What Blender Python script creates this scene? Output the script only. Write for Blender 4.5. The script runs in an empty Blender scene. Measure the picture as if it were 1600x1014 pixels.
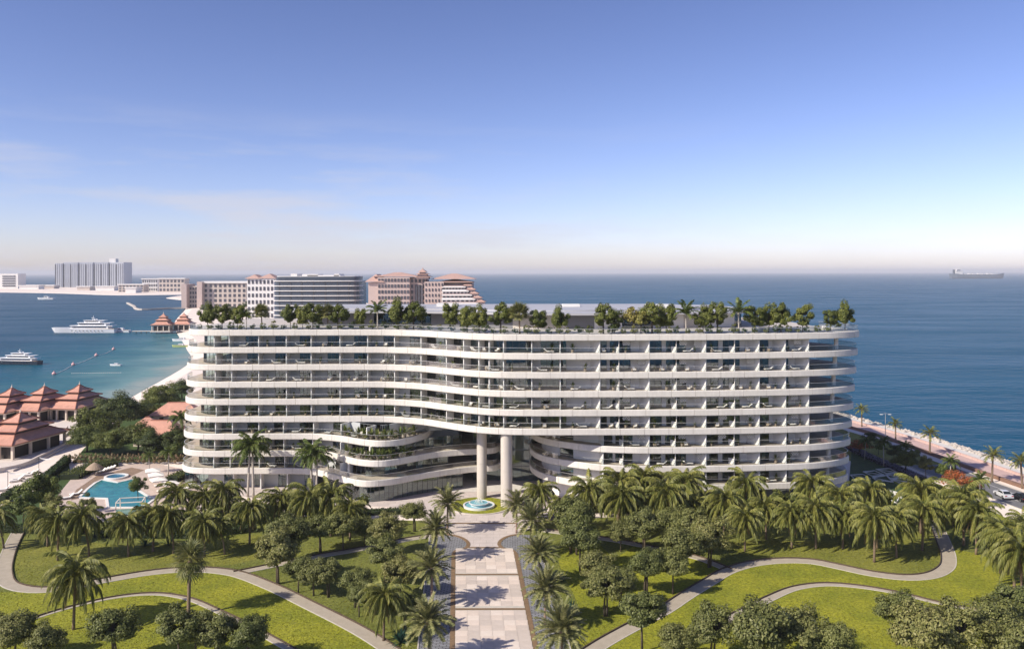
import bpy, math, random
import numpy as np
from mathutils import Vector, Matrix
random.seed(7)
R = math.radians
S = bpy.context.scene
C = S.collection

# ------------------------------------------------------------------ camera, sky, sun, exposure
H, F, HY = 45.3, 1300.0, 425.5          # camera height, focal length and horizon row of a 1600 px wide frame
HAZE = 0.00008
cam_d = bpy.data.cameras.new('camera')
cam_d.sensor_width = 36.0
cam_d.lens = 36.0 * F / 1600.0
cam_d.shift_y = -(507.0 - HY) / 1600.0
cam_d.clip_start = 1.0
cam_d.clip_end = 120000.0
cam = bpy.data.objects.new('camera', cam_d)
cam.location = (0, 0, H)
cam.rotation_euler = (R(90), R(0.13), 0)
C.objects.link(cam)
S.camera = cam

SUN_EL = R(37)
sun_h = Vector((0.85, 0.527, 0)).normalized()      # the way the light travels over the ground
W = bpy.data.worlds.new('World')
S.world = W
W.use_nodes = True
wn, wl = W.node_tree.nodes, W.node_tree.links
wn.clear()
sky = wn.new('ShaderNodeTexSky')
sky.sky_type = 'NISHITA'
sky.sun_disc = False
sky.sun_elevation = SUN_EL
sky.sun_rotation = math.atan2(-sun_h.x, -sun_h.y)
sky.altitude = 10
sky.air_density = 0.75
sky.dust_density = 0.5
sky.ozone_density = 1.0
hsv = wn.new('ShaderNodeHueSaturation')
hsv.inputs['Hue'].default_value = 0.5
hsv.inputs['Saturation'].default_value = 1.0
bgn = wn.new('ShaderNodeBackground')
bgn.inputs['Strength'].default_value = 0.083
wout = wn.new('ShaderNodeOutputWorld')
tint = wn.new('ShaderNodeMixRGB')
tint.blend_type = 'MULTIPLY'
tint.inputs['Fac'].default_value = 1.0
tint.inputs['Color2'].default_value = (1.0, 0.87, 1.03, 1)
gam = wn.new('ShaderNodeGamma')
gam.inputs['Gamma'].default_value = 1.22
wl.new(sky.outputs[0], gam.inputs['Color'])
wl.new(gam.outputs[0], tint.inputs['Color1'])
wl.new(tint.outputs[0], hsv.inputs['Color'])
# thin bank of cloud low over the horizon
tc = wn.new('ShaderNodeTexCoord')
mp = wn.new('ShaderNodeMapping')
mp.inputs['Scale'].default_value = (2.2, 2.2, 16.0)
wl.new(tc.outputs['Generated'], mp.inputs['Vector'])
cn = wn.new('ShaderNodeTexNoise')
cn.inputs['Scale'].default_value = 1.7
cn.inputs['Detail'].default_value = 7
cn.inputs['Roughness'].default_value = 0.62
wl.new(mp.outputs[0], cn.inputs['Vector'])
cr = wn.new('ShaderNodeMapRange')
cr.inputs['From Min'].default_value = 0.46
cr.inputs['From Max'].default_value = 0.64
cr.inputs['To Max'].default_value = 0.85
wl.new(cn.outputs['Fac'], cr.inputs['Value'])
sx = wn.new('ShaderNodeSeparateXYZ')
wl.new(tc.outputs['Generated'], sx.inputs[0])
eh = wn.new('ShaderNodeMapRange')
eh.inputs['From Min'].default_value = 0.19
eh.inputs['From Max'].default_value = 0.03
wl.new(sx.outputs['Z'], eh.inputs['Value'])
side = wn.new('ShaderNodeMapRange')          # the bank lies over the land, west of the view
side.inputs['From Min'].default_value = 0.30
side.inputs['From Max'].default_value = -0.30
side.inputs['To Min'].default_value = 0.12
wl.new(sx.outputs['X'], side.inputs['Value'])
cs = wn.new('ShaderNodeMath')
cs.operation = 'MULTIPLY'
wl.new(cr.outputs[0], cs.inputs[0])
wl.new(side.outputs[0], cs.inputs[1])
cm = wn.new('ShaderNodeMath')
cm.operation = 'MULTIPLY'
wl.new(cs.outputs[0], cm.inputs[0])
wl.new(eh.outputs[0], cm.inputs[1])
mx = wn.new('ShaderNodeMixRGB')
wl.new(cm.outputs[0], mx.inputs['Fac'])
wl.new(hsv.outputs[0], mx.inputs['Color1'])
mx.inputs['Color2'].default_value = (6.6, 6.5, 7.2, 1)
wl.new(mx.outputs[0], bgn.inputs['Color'])
wl.new(bgn.outputs[0], wout.inputs['Surface'])

sun_d = bpy.data.lights.new('sun', 'SUN')
sun_d.energy = 4.7
sun_d.angle = R(0.5)
sun_d.color = (1.0, 0.91, 0.775)
sun = bpy.data.objects.new('sun', sun_d)
sdir = Vector((sun_h.x * math.cos(SUN_EL), sun_h.y * math.cos(SUN_EL), -math.sin(SUN_EL)))
sun.rotation_euler = sdir.to_track_quat('-Z', 'Y').to_euler()
sun.location = (-200, -100, 150)
C.objects.link(sun)

S.view_settings.view_transform = 'Standard'
S.view_settings.look = 'None'
S.view_settings.gamma = 1.0
S.view_settings.use_curve_mapping = False
S.view_settings.exposure = 0.38
S.render.engine = 'CYCLES'
cy = S.cycles
cy.use_denoising = True
cy.max_bounces = 6
cy.diffuse_bounces = 3
cy.glossy_bounces = 3
cy.transmission_bounces = 4
cy.transparent_max_bounces = 16
cy.volume_bounces = 0
cy.caustics_reflective = False
cy.caustics_refractive = False
cy.use_adaptive_sampling = True
cy.adaptive_threshold = 0.015

# ------------------------------------------------------------------ helpers
ORD = ['first', 'second', 'third', 'fourth', 'fifth', 'sixth', 'seventh', 'eighth', 'ninth', 'tenth', 'eleventh', 'twelfth',
       'thirteenth', 'fourteenth', 'fifteenth', 'sixteenth', 'seventeenth', 'eighteenth', 'nineteenth', 'twentieth',
       'twenty-first', 'twenty-second', 'twenty-third', 'twenty-fourth', 'twenty-fifth', 'twenty-sixth', 'twenty-seventh',
       'twenty-eighth', 'twenty-ninth', 'thirtieth', 'thirty-first', 'thirty-second', 'thirty-third', 'thirty-fourth',
       'thirty-fifth', 'thirty-sixth', 'thirty-seventh', 'thirty-eighth', 'thirty-ninth', 'fortieth']

def G(px, py, z=0.0):
    """ground point (height z) that the photograph shows at pixel px, py"""
    d = (H - z) * F / (py - HY)
    return Vector(((px - 800) * d / F, d, z))

def PX(px, d):
    return (px - 800) * d / F

class MB:
    def __init__(s):
        s.v = []; s.f = []; s.m = []
    def add(s, vs, fs, mi=0):
        b = len(s.v)
        s.v += [tuple(v) for v in vs]
        s.f += [tuple(b + i for i in f) for f in fs]
        s.m += [mi] * len(fs)
        return s
    def box(s, x0, x1, y0, y1, z0, z1, mi=0):
        return s.add([(x0,y0,z0),(x1,y0,z0),(x1,y1,z0),(x0,y1,z0),(x0,y0,z1),(x1,y0,z1),(x1,y1,z1),(x0,y1,z1)],
                     [(0,3,2,1),(4,5,6,7),(0,1,5,4),(1,2,6,5),(2,3,7,6),(3,0,4,7)], mi)
    def wall(s, a, b, z0, z1, t0=0.0, t1=0.2, mi=0):
        """box along the line a-b; it runs from t0 to t1 metres to the left of a->b"""
        a = Vector((a[0], a[1])); b = Vector((b[0], b[1]))
        d = (b - a)
        if d.length < 1e-6: return s
        d.normalize(); n = Vector((-d.y, d.x))
        p = [a + n*t0, b + n*t0, b + n*t1, a + n*t1]
        return s.add([(q.x,q.y,z0) for q in p] + [(q.x,q.y,z1) for q in p],
                     [(0,3,2,1),(4,5,6,7),(0,1,5,4),(1,2,6,5),(2,3,7,6),(3,0,4,7)], mi)
    def prism(s, poly, z0, z1, mi=0, cap0=True):
        n = len(poly)
        if sum(poly[i][0]*poly[(i+1)%n][1]-poly[(i+1)%n][0]*poly[i][1] for i in range(n)) < 0: poly = poly[::-1]
        vs = [(p[0],p[1],z0) for p in poly] + [(p[0],p[1],z1) for p in poly]
        fs = [tuple(range(n,2*n))] + [(i,(i+1)%n,n+(i+1)%n,n+i) for i in range(n)]
        if cap0: fs.append(tuple(range(n-1,-1,-1)))
        return s.add(vs, fs, mi)
    def sheet(s, poly, z, mi=0):
        n = len(poly)
        if sum(poly[i][0]*poly[(i+1)%n][1]-poly[(i+1)%n][0]*poly[i][1] for i in range(n)) < 0: poly = poly[::-1]
        return s.add([(p[0],p[1],z) for p in poly], [tuple(range(n))], mi)
    def strip(s, line, z0, z1, t0, t1, mi=0, closed=False):
        """band of thickness t0..t1 (to the left of the line) and height z0..z1 following a polyline"""
        A = offset(line, t0); B = offset(line, t1)
        n = len(line)
        vs = []
        for i in range(n):
            vs += [(A[i][0],A[i][1],z0),(B[i][0],B[i][1],z0),(B[i][0],B[i][1],z1),(A[i][0],A[i][1],z1)]
        fs = []
        for i in range(n-1):
            k, q = 4*i, 4*i+4
            for j in range(4):
                fs.append((k+j, q+j, q+(j+1)%4, k+(j+1)%4))
        fs += [(3,2,1,0), (4*n-4,4*n-3,4*n-2,4*n-1)]
        return s.add(vs, fs, mi)
    def tube(s, pts, rad, n=8, mi=0, cap=True):
        """tapered tube through pts with one radius each"""
        pts = [Vector(p) for p in pts]
        if not hasattr(rad, '__len__'): rad = [rad]*len(pts)
        vs = []; up = Vector((0,0,1))
        for i, p in enumerate(pts):
            d = (pts[min(i+1,len(pts)-1)] - pts[max(i-1,0)])
            d = d.normalized() if d.length > 1e-9 else up
            a = d.cross(Vector((1,0,0)) if abs(d.x) < .8 else Vector((0,1,0))).normalized(); b = d.cross(a)
            for k in range(n):
                t = 2*math.pi*k/n
                vs.append(p + (a*math.cos(t) + b*math.sin(t))*rad[i])
        fs = []
        for i in range(len(pts)-1):
            for k in range(n):
                fs.append((i*n+k, i*n+(k+1)%n, (i+1)*n+(k+1)%n, (i+1)*n+k))
        if cap:
            fs.append(tuple(range(n-1,-1,-1))); fs.append(tuple(range((len(pts)-1)*n, len(pts)*n)))
        return s.add(vs, fs, mi)
    def lathe(s, prof, c=(0,0,0), n=24, mi=0, caps=True):
        vs = []
        for r, z in prof:
            for k in range(n):
                t = 2*math.pi*k/n
                vs.append((c[0]+r*math.cos(t), c[1]+r*math.sin(t), c[2]+z))
        fs = []
        for i in range(len(prof)-1):
            for k in range(n):
                fs.append((i*n+k, i*n+(k+1)%n, (i+1)*n+(k+1)%n, (i+1)*n+k))
        if caps and prof[0][0] > 1e-4: fs.append(tuple(range(n-1,-1,-1)))
        if caps and prof[-1][0] > 1e-4: fs.append(tuple(range((len(prof)-1)*n, len(prof)*n)))
        return s.add(vs, fs, mi)
    def mesh(s, name, mats, smooth=False):
        me = bpy.data.meshes.new(name)
        me.from_pydata(s.v, [], s.f)
        if not isinstance(mats, (list, tuple)): mats = [mats]
        for m in mats: me.materials.append(m)
        if len(mats) > 1: me.polygons.foreach_set('material_index', s.m)
        if smooth: me.polygons.foreach_set('use_smooth', [True]*len(s.f))
        me.update()
        return me
    def build(s, name, mats, parent=None, wloc=(0,0,0), smooth=False):
        return ob(name, s.mesh(name, mats, smooth), parent, wloc)

WO = {}                                   # world position of every placed (unrotated) object
def ob(name, data, parent=None, wloc=(0,0,0)):
    o = bpy.data.objects.new(name, data)
    C.objects.link(o)
    wloc = Vector(wloc)
    if parent is not None:
        o.parent = parent
        o.location = wloc - WO[parent.name]
    else:
        o.location = wloc
    WO[o.name] = wloc
    return o

def tag(o, label, cat, group=None):
    o['label'] = label; o['category'] = cat
    if group: o['group'] = group
    return o

def thing(name, label, cat, loc=(0,0,0), group=None):
    return tag(ob(name, None, None, loc), label, cat, group)

def struct(o):
    o['kind'] = 'structure'
    return o

def offset(line, t):
    out = []
    n = len(line)
    for i in range(n):
        a = Vector(line[max(i-1,0)][:2]); b = Vector(line[min(i+1,n-1)][:2])
        d = (b - a).normalized()
        out.append((line[i][0] - d.y*t, line[i][1] + d.x*t))
    return out

def curve(pts, step=0.8, closed=False):
    """Catmull-Rom through 2-d points, resampled at about step metres"""
    P = [Vector((p[0], p[1])) for p in pts]
    n = len(P); out = []
    for i in range(n if closed else n-1):
        p1, p2 = P[i], P[(i+1) % n]
        p0 = P[(i-1) % n] if closed or i > 0 else p1*2 - p2
        p3 = P[(i+2) % n] if closed or i+2 < n else p2*2 - p1
        k = max(1, int((p2-p1).length/step))
        d01 = max((p1-p0).length, 1e-6)**.5; d12 = max((p2-p1).length, 1e-6)**.5; d23 = max((p3-p2).length, 1e-6)**.5
        m1 = ((p1-p0)/d01 - (p2-p0)/(d01+d12) + (p2-p1)/d12)*d12
        m2 = ((p2-p1)/d12 - (p3-p1)/(d12+d23) + (p3-p2)/d23)*d12
        for j in range(k):
            t = j/k; t2 = t*t; t3 = t2*t
            q = p1*(2*t3-3*t2+1) + m1*(t3-2*t2+t) + p2*(-2*t3+3*t2) + m2*(t3-t2)
            out.append((q.x, q.y))
    if not closed: out.append((P[-1].x, P[-1].y))
    return out

def npmesh(name, verts, quads, mat, smooth=False):
    me = bpy.data.meshes.new(name)
    verts = np.asarray(verts, dtype=np.float32); quads = np.asarray(quads, dtype=np.int32)
    k = quads.shape[1]
    me.vertices.add(len(verts)); me.vertices.foreach_set('co', verts.ravel())
    me.loops.add(quads.size); me.loops.foreach_set('vertex_index', quads.ravel())
    me.polygons.add(len(quads))
    me.polygons.foreach_set('loop_start', np.arange(0, quads.size, k, dtype=np.int32))
    me.polygons.foreach_set('loop_total', np.full(len(quads), k, dtype=np.int32))
    me.materials.append(mat)
    me.update(calc_edges=True)
    if smooth: me.polygons.foreach_set('use_smooth', [True]*len(quads))
    return me

# ------------------------------------------------------------------ materials
def nodes(name):
    m = bpy.data.materials.new(name)
    m.use_nodes = True
    nt = m.node_tree
    return m, nt.nodes, nt.links, nt.nodes['Principled BSDF']

def mat(name, col, rough=0.6, var=0.12, scale=1.0, bump=0.0, bscale=8.0, metal=0.0, spec=0.4, objvar=0.0, col2=None, detail=5, stretch=None, world=False, grain=0.0, gscale=5.0):
    m, n, l, b = nodes(name)
    b.inputs['Roughness'].default_value = rough
    b.inputs['Metallic'].default_value = metal
    b.inputs['Specular IOR Level'].default_value = spec
    t = n.new('ShaderNodeTexCoord'); vec = t.outputs['Object']
    if world:
        g = n.new('ShaderNodeNewGeometry'); vec = g.outputs['Position']
    if stretch:
        q = n.new('ShaderNodeMapping'); q.inputs['Scale'].default_value = stretch
        l.new(vec, q.inputs['Vector']); vec = q.outputs[0]
    nz = n.new('ShaderNodeTexNoise'); nz.inputs['Scale'].default_value = scale; nz.inputs['Detail'].default_value = detail
    nz.inputs['Roughness'].default_value = 0.65
    l.new(vec, nz.inputs['Vector'])
    mr = n.new('ShaderNodeMapRange'); mr.inputs['From Min'].default_value = .3; mr.inputs['From Max'].default_value = .7
    l.new(nz.outputs['Fac'], mr.inputs['Value'])
    mixn = n.new('ShaderNodeMixRGB')
    c2 = col2 if col2 else [min(1, c*(1+var)) for c in col]
    c1 = col if col2 else [c*(1-var) for c in col]
    mixn.inputs['Color1'].default_value = (*c1, 1); mixn.inputs['Color2'].default_value = (*c2, 1)
    l.new(mr.outputs[0], mixn.inputs['Fac'])
    out = mixn.outputs[0]
    if grain:
        ng = n.new('ShaderNodeTexNoise'); ng.inputs['Scale'].default_value = gscale; ng.inputs['Detail'].default_value = 4; ng.inputs['Roughness'].default_value = .75
        l.new(vec, ng.inputs['Vector'])
        mg = n.new('ShaderNodeMapRange'); mg.inputs['From Min'].default_value = .35; mg.inputs['From Max'].default_value = .65; mg.inputs['To Min'].default_value = 1-grain; mg.inputs['To Max'].default_value = 1+grain
        l.new(ng.outputs['Fac'], mg.inputs['Value'])
        vm = n.new('ShaderNodeVectorMath'); vm.operation = 'SCALE'; l.new(out, vm.inputs[0]); l.new(mg.outputs[0], vm.inputs['Scale']); out = vm.outputs[0]
    if objvar:
        oi = n.new('ShaderNodeObjectInfo'); hv = n.new('ShaderNodeHueSaturation')
        m2 = n.new('ShaderNodeMapRange'); m2.inputs['To Min'].default_value = 1-objvar; m2.inputs['To Max'].default_value = 1+objvar
        l.new(oi.outputs['Random'], m2.inputs['Value']); l.new(m2.outputs[0], hv.inputs['Value']); l.new(out, hv.inputs['Color'])
        out = hv.outputs[0]
    l.new(out, b.inputs['Base Color'])
    if bump:
        n2 = n.new('ShaderNodeTexNoise'); n2.inputs['Scale'].default_value = bscale; n2.inputs['Detail'].default_value = 4
        l.new(vec, n2.inputs['Vector'])
        bp = n.new('ShaderNodeBump'); bp.inputs['Strength'].default_value = bump; bp.inputs['Distance'].default_value = 0.1
        l.new(n2.outputs['Fac'], bp.inputs['Height']); l.new(bp.outputs[0], b.inputs['Normal'])
    return m

def foliage(name, cols, objvar=0.15, trans=0.22, rough=0.5, huevar=0.012):
    m, n, l, b = nodes(name)
    g = n.new('ShaderNodeNewGeometry'); cr = n.new('ShaderNodeValToRGB')
    e = cr.color_ramp.elements
    while len(e) < len(cols): e.new(0.5)
    for i, c in enumerate(cols):
        e[i].position = i/max(1, len(cols)-1); e[i].color = (*c, 1)
    l.new(g.outputs['Random Per Island'], cr.inputs['Fac'])
    oi = n.new('ShaderNodeObjectInfo'); hv = n.new('ShaderNodeHueSaturation')
    m2 = n.new('ShaderNodeMapRange'); m2.inputs['To Min'].default_value = 1-objvar; m2.inputs['To Max'].default_value = 1+objvar
    m3 = n.new('ShaderNodeMapRange'); m3.inputs['To Min'].default_value = .5+huevar; m3.inputs['To Max'].default_value = .5-huevar
    l.new(oi.outputs['Random'], m2.inputs['Value']); l.new(m2.outputs[0], hv.inputs['Value'])
    l.new(oi.outputs['Random'], m3.inputs['Value']); l.new(m3.outputs[0], hv.inputs['Hue'])
    l.new(cr.outputs[0], hv.inputs['Color']); l.new(hv.outputs[0], b.inputs['Base Color'])
    b.inputs['Roughness'].default_value = rough; b.inputs['Specular IOR Level'].default_value = 0.25
    tr = n.new('ShaderNodeBsdfTranslucent'); l.new(hv.outputs[0], tr.inputs['Color'])
    ms = n.new('ShaderNodeMixShader'); ms.inputs[0].default_value = trans
    l.new(b.outputs[0], ms.inputs[1]); l.new(tr.outputs[0], ms.inputs[2])
    l.new(ms.outputs[0], n['Material Output'].inputs['Surface'])
    return m

def glass(name, tint=(0.75, 0.85, 0.85), base=0.06, rough=0.0, refl=0.9):
    """thin architectural pane: clear film plus a Fresnel reflection"""
    m, n, l, b = nodes(name)
    tp = n.new('ShaderNodeBsdfTransparent'); tp.inputs['Color'].default_value = (*tint, 1)
    gl = n.new('ShaderNodeBsdfGlossy'); gl.inputs['Roughness'].default_value = rough
    fr = n.new('ShaderNodeFresnel'); fr.inputs['IOR'].default_value = 1.5
    mr = n.new('ShaderNodeMapRange'); mr.inputs['To Min'].default_value = base; mr.inputs['To Max'].default_value = refl
    l.new(fr.outputs[0], mr.inputs['Value'])
    ms = n.new('ShaderNodeMixShader'); l.new(mr.outputs[0], ms.inputs[0])
    l.new(tp.outputs[0], ms.inputs[1]); l.new(gl.outputs[0], ms.inputs[2])
    l.new(ms.outputs[0], n['Material Output'].inputs['Surface'])
    return m

def tiles_mat(name, c1, c2, mortar, sx, sy, rough=0.7, rot=0.0, bump=0.3, msize=0.02):
    """brick pattern in world metres, for paving too far off to build stone by stone"""
    m, n, l, b = nodes(name)
    g = n.new('ShaderNodeNewGeometry'); q = n.new('ShaderNodeMapping'); q.inputs['Rotation'].default_value = (0,0,rot)
    l.new(g.outputs['Position'], q.inputs['Vector'])
    br = n.new('ShaderNodeTexBrick'); br.inputs['Scale'].default_value = 1.0
    br.inputs['Brick Width'].default_value = sx; br.inputs['Row Height'].default_value = sy
    br.inputs['Mortar Size'].default_value = msize
    br.inputs['Color1'].default_value = (*c1,1); br.inputs['Color2'].default_value = (*c2,1); br.inputs['Mortar'].default_value = (*mortar,1)
    l.new(q.outputs[0], br.inputs['Vector'])
    nz = n.new('ShaderNodeTexNoise'); nz.inputs['Scale'].default_value = .6; nz.inputs['Detail'].default_value = 6
    l.new(g.outputs['Position'], nz.inputs['Vector'])
    mr = n.new('ShaderNodeMapRange'); mr.inputs['To Min'].default_value = .82; mr.inputs['To Max'].default_value = 1.15
    l.new(nz.outputs['Fac'], mr.inputs['Value'])
    mu = n.new('ShaderNodeVectorMath'); mu.operation = 'SCALE'
    l.new(br.outputs['Color'], mu.inputs[0]); l.new(mr.outputs[0], mu.inputs['Scale'])
    l.new(mu.outputs[0], b.inputs['Base Color'])
    b.inputs['Roughness'].default_value = rough
    if bump:
        bp = n.new('ShaderNodeBump'); bp.inputs['Strength'].default_value = bump; bp.inputs['Distance'].default_value = .05; bp.invert = True
        l.new(br.outputs['Fac'], bp.inputs['Height']); l.new(bp.outputs[0], b.inputs['Normal'])
    return m

M = {}
M['white'] = mat('white_render', (0.74, 0.70, 0.63), .6, .03, .5)
M['fascia'] = mat('fascia_panel', (0.67, 0.635, 0.58), .6, .05, .25, objvar=.03, stretch=(1,1,.2), grain=.06, gscale=2.5)
M['wallgrey'] = mat('plaster_grey', (0.48, 0.50, 0.50), .7, .05, .4)
M['wallwhite'] = mat('plaster_white', (0.72, 0.71, 0.68), .7, .04, .4)
M['floor'] = mat('balcony_floor', (0.50, 0.43, 0.35), .7, .12, .8)
M['roofdeck'] = mat('roof_deck', (0.50, 0.46, 0.42), .8, .15, .3)
M['roofmetal'] = mat('roof_sheet', (0.42, 0.42, 0.44), .5, .06, .15)
M['core'] = mat('interior_wall', (0.30, 0.295, 0.285), .9, .1, .5)
M['dark'] = mat('dark_frame', (0.06, 0.06, 0.065), .4, .1)
M['frame'] = mat('window_frame', (0.16, 0.17, 0.18), .4, .05)
M['curtain'] = mat('curtain', (0.40, 0.41, 0.41), .9, .15, 2.0, objvar=.35)
M['glass'] = glass('window_glass', (0.70, 0.83, 0.84), .10, 0.0, .95)
M['railglass'] = glass('railing_glass', (0.955, 0.975, 0.97), .03, 0.0, .3)
M['metal'] = mat('brushed_rail', (0.62, 0.62, 0.61), .35, .05, metal=.6)
M['column'] = mat('column_stone', (0.55, 0.50, 0.44), .6, .08, .9, stretch=(1,1,.15))
M['conc'] = mat('pale_concrete', (0.62, 0.59, 0.55), .75, .1, .6)
M['trunk'] = mat('palm_trunk', (0.20, 0.145, 0.10), .9, .35, 5, bump=.6, bscale=9, stretch=(1,1,3), objvar=.2)
M['trunkpink'] = mat('date_trunk', (0.30, 0.205, 0.165), .9, .35, 6, bump=.6, bscale=10, stretch=(1,1,3), objvar=.15)
M['royal'] = mat('smooth_trunk', (0.42, 0.38, 0.33), .8, .15, 3, stretch=(1,1,4))
M['bark'] = mat('bark', (0.11, 0.085, 0.06), .9, .3, 4, bump=.6, bscale=12)
M['palmleaf'] = foliage('drooping_frond', [(0.070,0.085,0.016),(0.185,0.195,0.042),(0.31,0.30,0.082)], .18)
M['dateleaf'] = foliage('date_frond', [(0.10,0.11,0.040),(0.23,0.235,0.090),(0.38,0.36,0.16)], .1)
M['royalleaf'] = foliage('royal_frond', [(0.04,0.065,0.012),(0.11,0.15,0.03),(0.19,0.22,0.06)], .1)
M['fanleaf'] = foliage('fan_leaf', [(0.09,0.105,0.03),(0.20,0.21,0.07),(0.33,0.31,0.13)], .1)
M['olive'] = foliage('olive_leaf', [(0.088,0.100,0.027),(0.185,0.195,0.062),(0.29,0.28,0.105)], .17)
M['olive2'] = foliage('olive_green_leaf', [(0.07,0.085,0.022),(0.145,0.165,0.05),(0.24,0.25,0.085)], .17)
M['green'] = foliage('green_leaf', [(0.040,0.060,0.014),(0.10,0.125,0.028),(0.18,0.195,0.05)], .2)
M['roofleaf'] = foliage('roof_leaf', [(0.06,0.085,0.016),(0.14,0.165,0.036),(0.23,0.24,0.06)], .22)
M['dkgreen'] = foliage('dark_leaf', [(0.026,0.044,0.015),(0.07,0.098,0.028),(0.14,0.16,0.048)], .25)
M['deadleaf'] = foliage('dead_frond', [(0.13,0.09,0.045),(0.20,0.145,0.075),(0.27,0.20,0.11)], .1)
M['yellowleaf'] = foliage('yellow_frond', [(0.16,0.15,0.03),(0.26,0.24,0.06),(0.36,0.32,0.1)], .1)
M['orange'] = foliage('flame_flower', [(0.10,0.09,0.02),(0.42,0.11,0.04),(0.52,0.17,0.07)], .1)
M['agave'] = foliage('agave_leaf', [(0.02,0.07,0.045),(0.04,0.11,0.07),(0.07,0.15,0.09)], .1)
M['lavender'] = foliage('lavender_flower', [(0.10,0.10,0.09),(0.24,0.21,0.33),(0.33,0.29,0.42)], .1)
M['hedge'] = foliage('hedge_leaf', [(0.018,0.036,0.010),(0.045,0.075,0.02),(0.09,0.12,0.03)], .1)
M['drygrass'] = foliage('dry_grass', [(0.22,0.15,0.09),(0.34,0.25,0.16),(0.30,0.26,0.12)], .1)

# ------------------------------------------------------------------ setting: sea, land, lawns, paths, drive
SEA = -1.5
def sea_mat():
    m, n, l, b = nodes('sea_water')
    b.inputs['Roughness'].default_value = 0.16
    b.inputs['IOR'].default_value = 1.33
    b.inputs['Specular IOR Level'].default_value = 0.20
    g = n.new('ShaderNodeNewGeometry')
    def mth(op, a, c=None):
        q = n.new('ShaderNodeMath'); q.operation = op
        for i, x in enumerate((a, c)):
            if x is None: continue
            if isinstance(x, (int, float)): q.inputs[i].default_value = x
            else: l.new(x, q.inputs[i])
        return q.outputs[0]
    dp = n.new('ShaderNodeVectorMath'); dp.operation = 'SUBTRACT'; dp.inputs[1].default_value = (-126, 253, 0)
    l.new(g.outputs['Position'], dp.inputs[0])
    dt = n.new('ShaderNodeVectorMath'); dt.operation = 'DOT_PRODUCT'; dt.inputs[1].default_value = (-.972, -.233, 0)
    l.new(dp.outputs[0], dt.inputs[0])
    nz = n.new('ShaderNodeTexNoise'); nz.inputs['Scale'].default_value = .03; nz.inputs['Detail'].default_value = 5
    l.new(g.outputs['Position'], nz.inputs['Vector'])
    d = mth('ADD', dt.outputs['Value'], mth('MULTIPLY', mth('SUBTRACT', nz.outputs['Fac'], .5), 55.0))
    cr = n.new('ShaderNodeValToRGB'); e = cr.color_ramp.elements
    stops = [(0.0, (0.27,0.32,0.295)), (0.10, (0.13,0.25,0.255)), (0.26, (0.03,0.135,0.165)), (0.5, (0.004,0.085,0.138)), (0.85, (0.001,0.055,0.110))]
    while len(e) < len(stops): e.new(.5)
    for i, (p, c) in enumerate(stops): e[i].position = p; e[i].color = (*c, 1)
    l.new(mth('DIVIDE', d, 150.0), cr.inputs['Fac'])
    deep = n.new('ShaderNodeMixRGB'); deep.inputs['Color1'].default_value = (0.0004,0.052,0.108,1); deep.inputs['Color2'].default_value = (0.001,0.078,0.145,1)
    n4 = n.new('ShaderNodeTexNoise'); n4.inputs['Scale'].default_value = .004; n4.inputs['Detail'].default_value = 6
    mq = n.new('ShaderNodeMapping'); mq.inputs['Scale'].default_value = (1, 4, 1)
    l.new(g.outputs['Position'], mq.inputs['Vector']); l.new(mq.outputs[0], n4.inputs['Vector']); l.new(n4.outputs['Fac'], deep.inputs['Fac'])
    side = mth('GREATER_THAN', dt.outputs['Value'], -70.0)
    mxx = n.new('ShaderNodeMixRGB'); l.new(side, mxx.inputs['Fac']); l.new(deep.outputs[0], mxx.inputs['Color1']); l.new(cr.outputs[0], mxx.inputs['Color2'])
    l.new(mxx.outputs[0], b.inputs['Base Color'])
    # waves: long swell, chop and ripples
    acc = None
    for sc, am, st in ((.045, 1.0, (1,2.2,1)), (.22, .35, (1,1.8,1)), (.9, .12, (1,1.3,1))):
        q = n.new('ShaderNodeMapping'); q.inputs['Scale'].default_value = st; q.inputs['Rotation'].default_value = (0,0,.35)
        l.new(g.outputs['Position'], q.inputs['Vector'])
        w = n.new('ShaderNodeTexNoise'); w.inputs['Scale'].default_value = sc; w.inputs['Detail'].default_value = 3
        l.new(q.outputs[0], w.inputs['Vector'])
        t = mth('MULTIPLY', w.outputs['Fac'], am)
        acc = t if acc is None else mth('ADD', acc, t)
    bp = n.new('ShaderNodeBump'); bp.inputs['Strength'].default_value = .55; bp.inputs['Distance'].default_value = 1.6
    l.new(acc, bp.inputs['Height'])
    # a wind-roughened sea: its tilted facets mirror far less at a glancing view than flat water would
    df = n.new('ShaderNodeBsdfDiffuse'); l.new(mxx.outputs[0], df.inputs['Color']); l.new(bp.outputs[0], df.inputs['Normal'])
    gs = n.new('ShaderNodeBsdfGlossy'); gs.inputs['Roughness'].default_value = .22; l.new(bp.outputs[0], gs.inputs['Normal'])
    fr = n.new('ShaderNodeFresnel'); fr.inputs['IOR'].default_value = 1.33; l.new(bp.outputs[0], fr.inputs['Normal'])
    nw = n.new('ShaderNodeTexNoise'); nw.inputs['Scale'].default_value = .006; nw.inputs['Detail'].default_value = 5
    mw = n.new('ShaderNodeMapping'); mw.inputs['Scale'].default_value = (1, 3.2, 1); mw.inputs['Rotation'].default_value = (0,0,-.25)
    l.new(g.outputs['Position'], mw.inputs['Vector']); l.new(mw.outputs[0], nw.inputs['Vector'])
    wind = n.new('ShaderNodeMapRange'); wind.inputs['From Min'].default_value = .35; wind.inputs['From Max'].default_value = .65
    wind.inputs['To Min'].default_value = .22; wind.inputs['To Max'].default_value = .42
    l.new(nw.outputs['Fac'], wind.inputs['Value'])
    sm = n.new('ShaderNodeMixShader'); l.new(mth('MULTIPLY', fr.outputs[0], wind.outputs[0]), sm.inputs[0])
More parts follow.
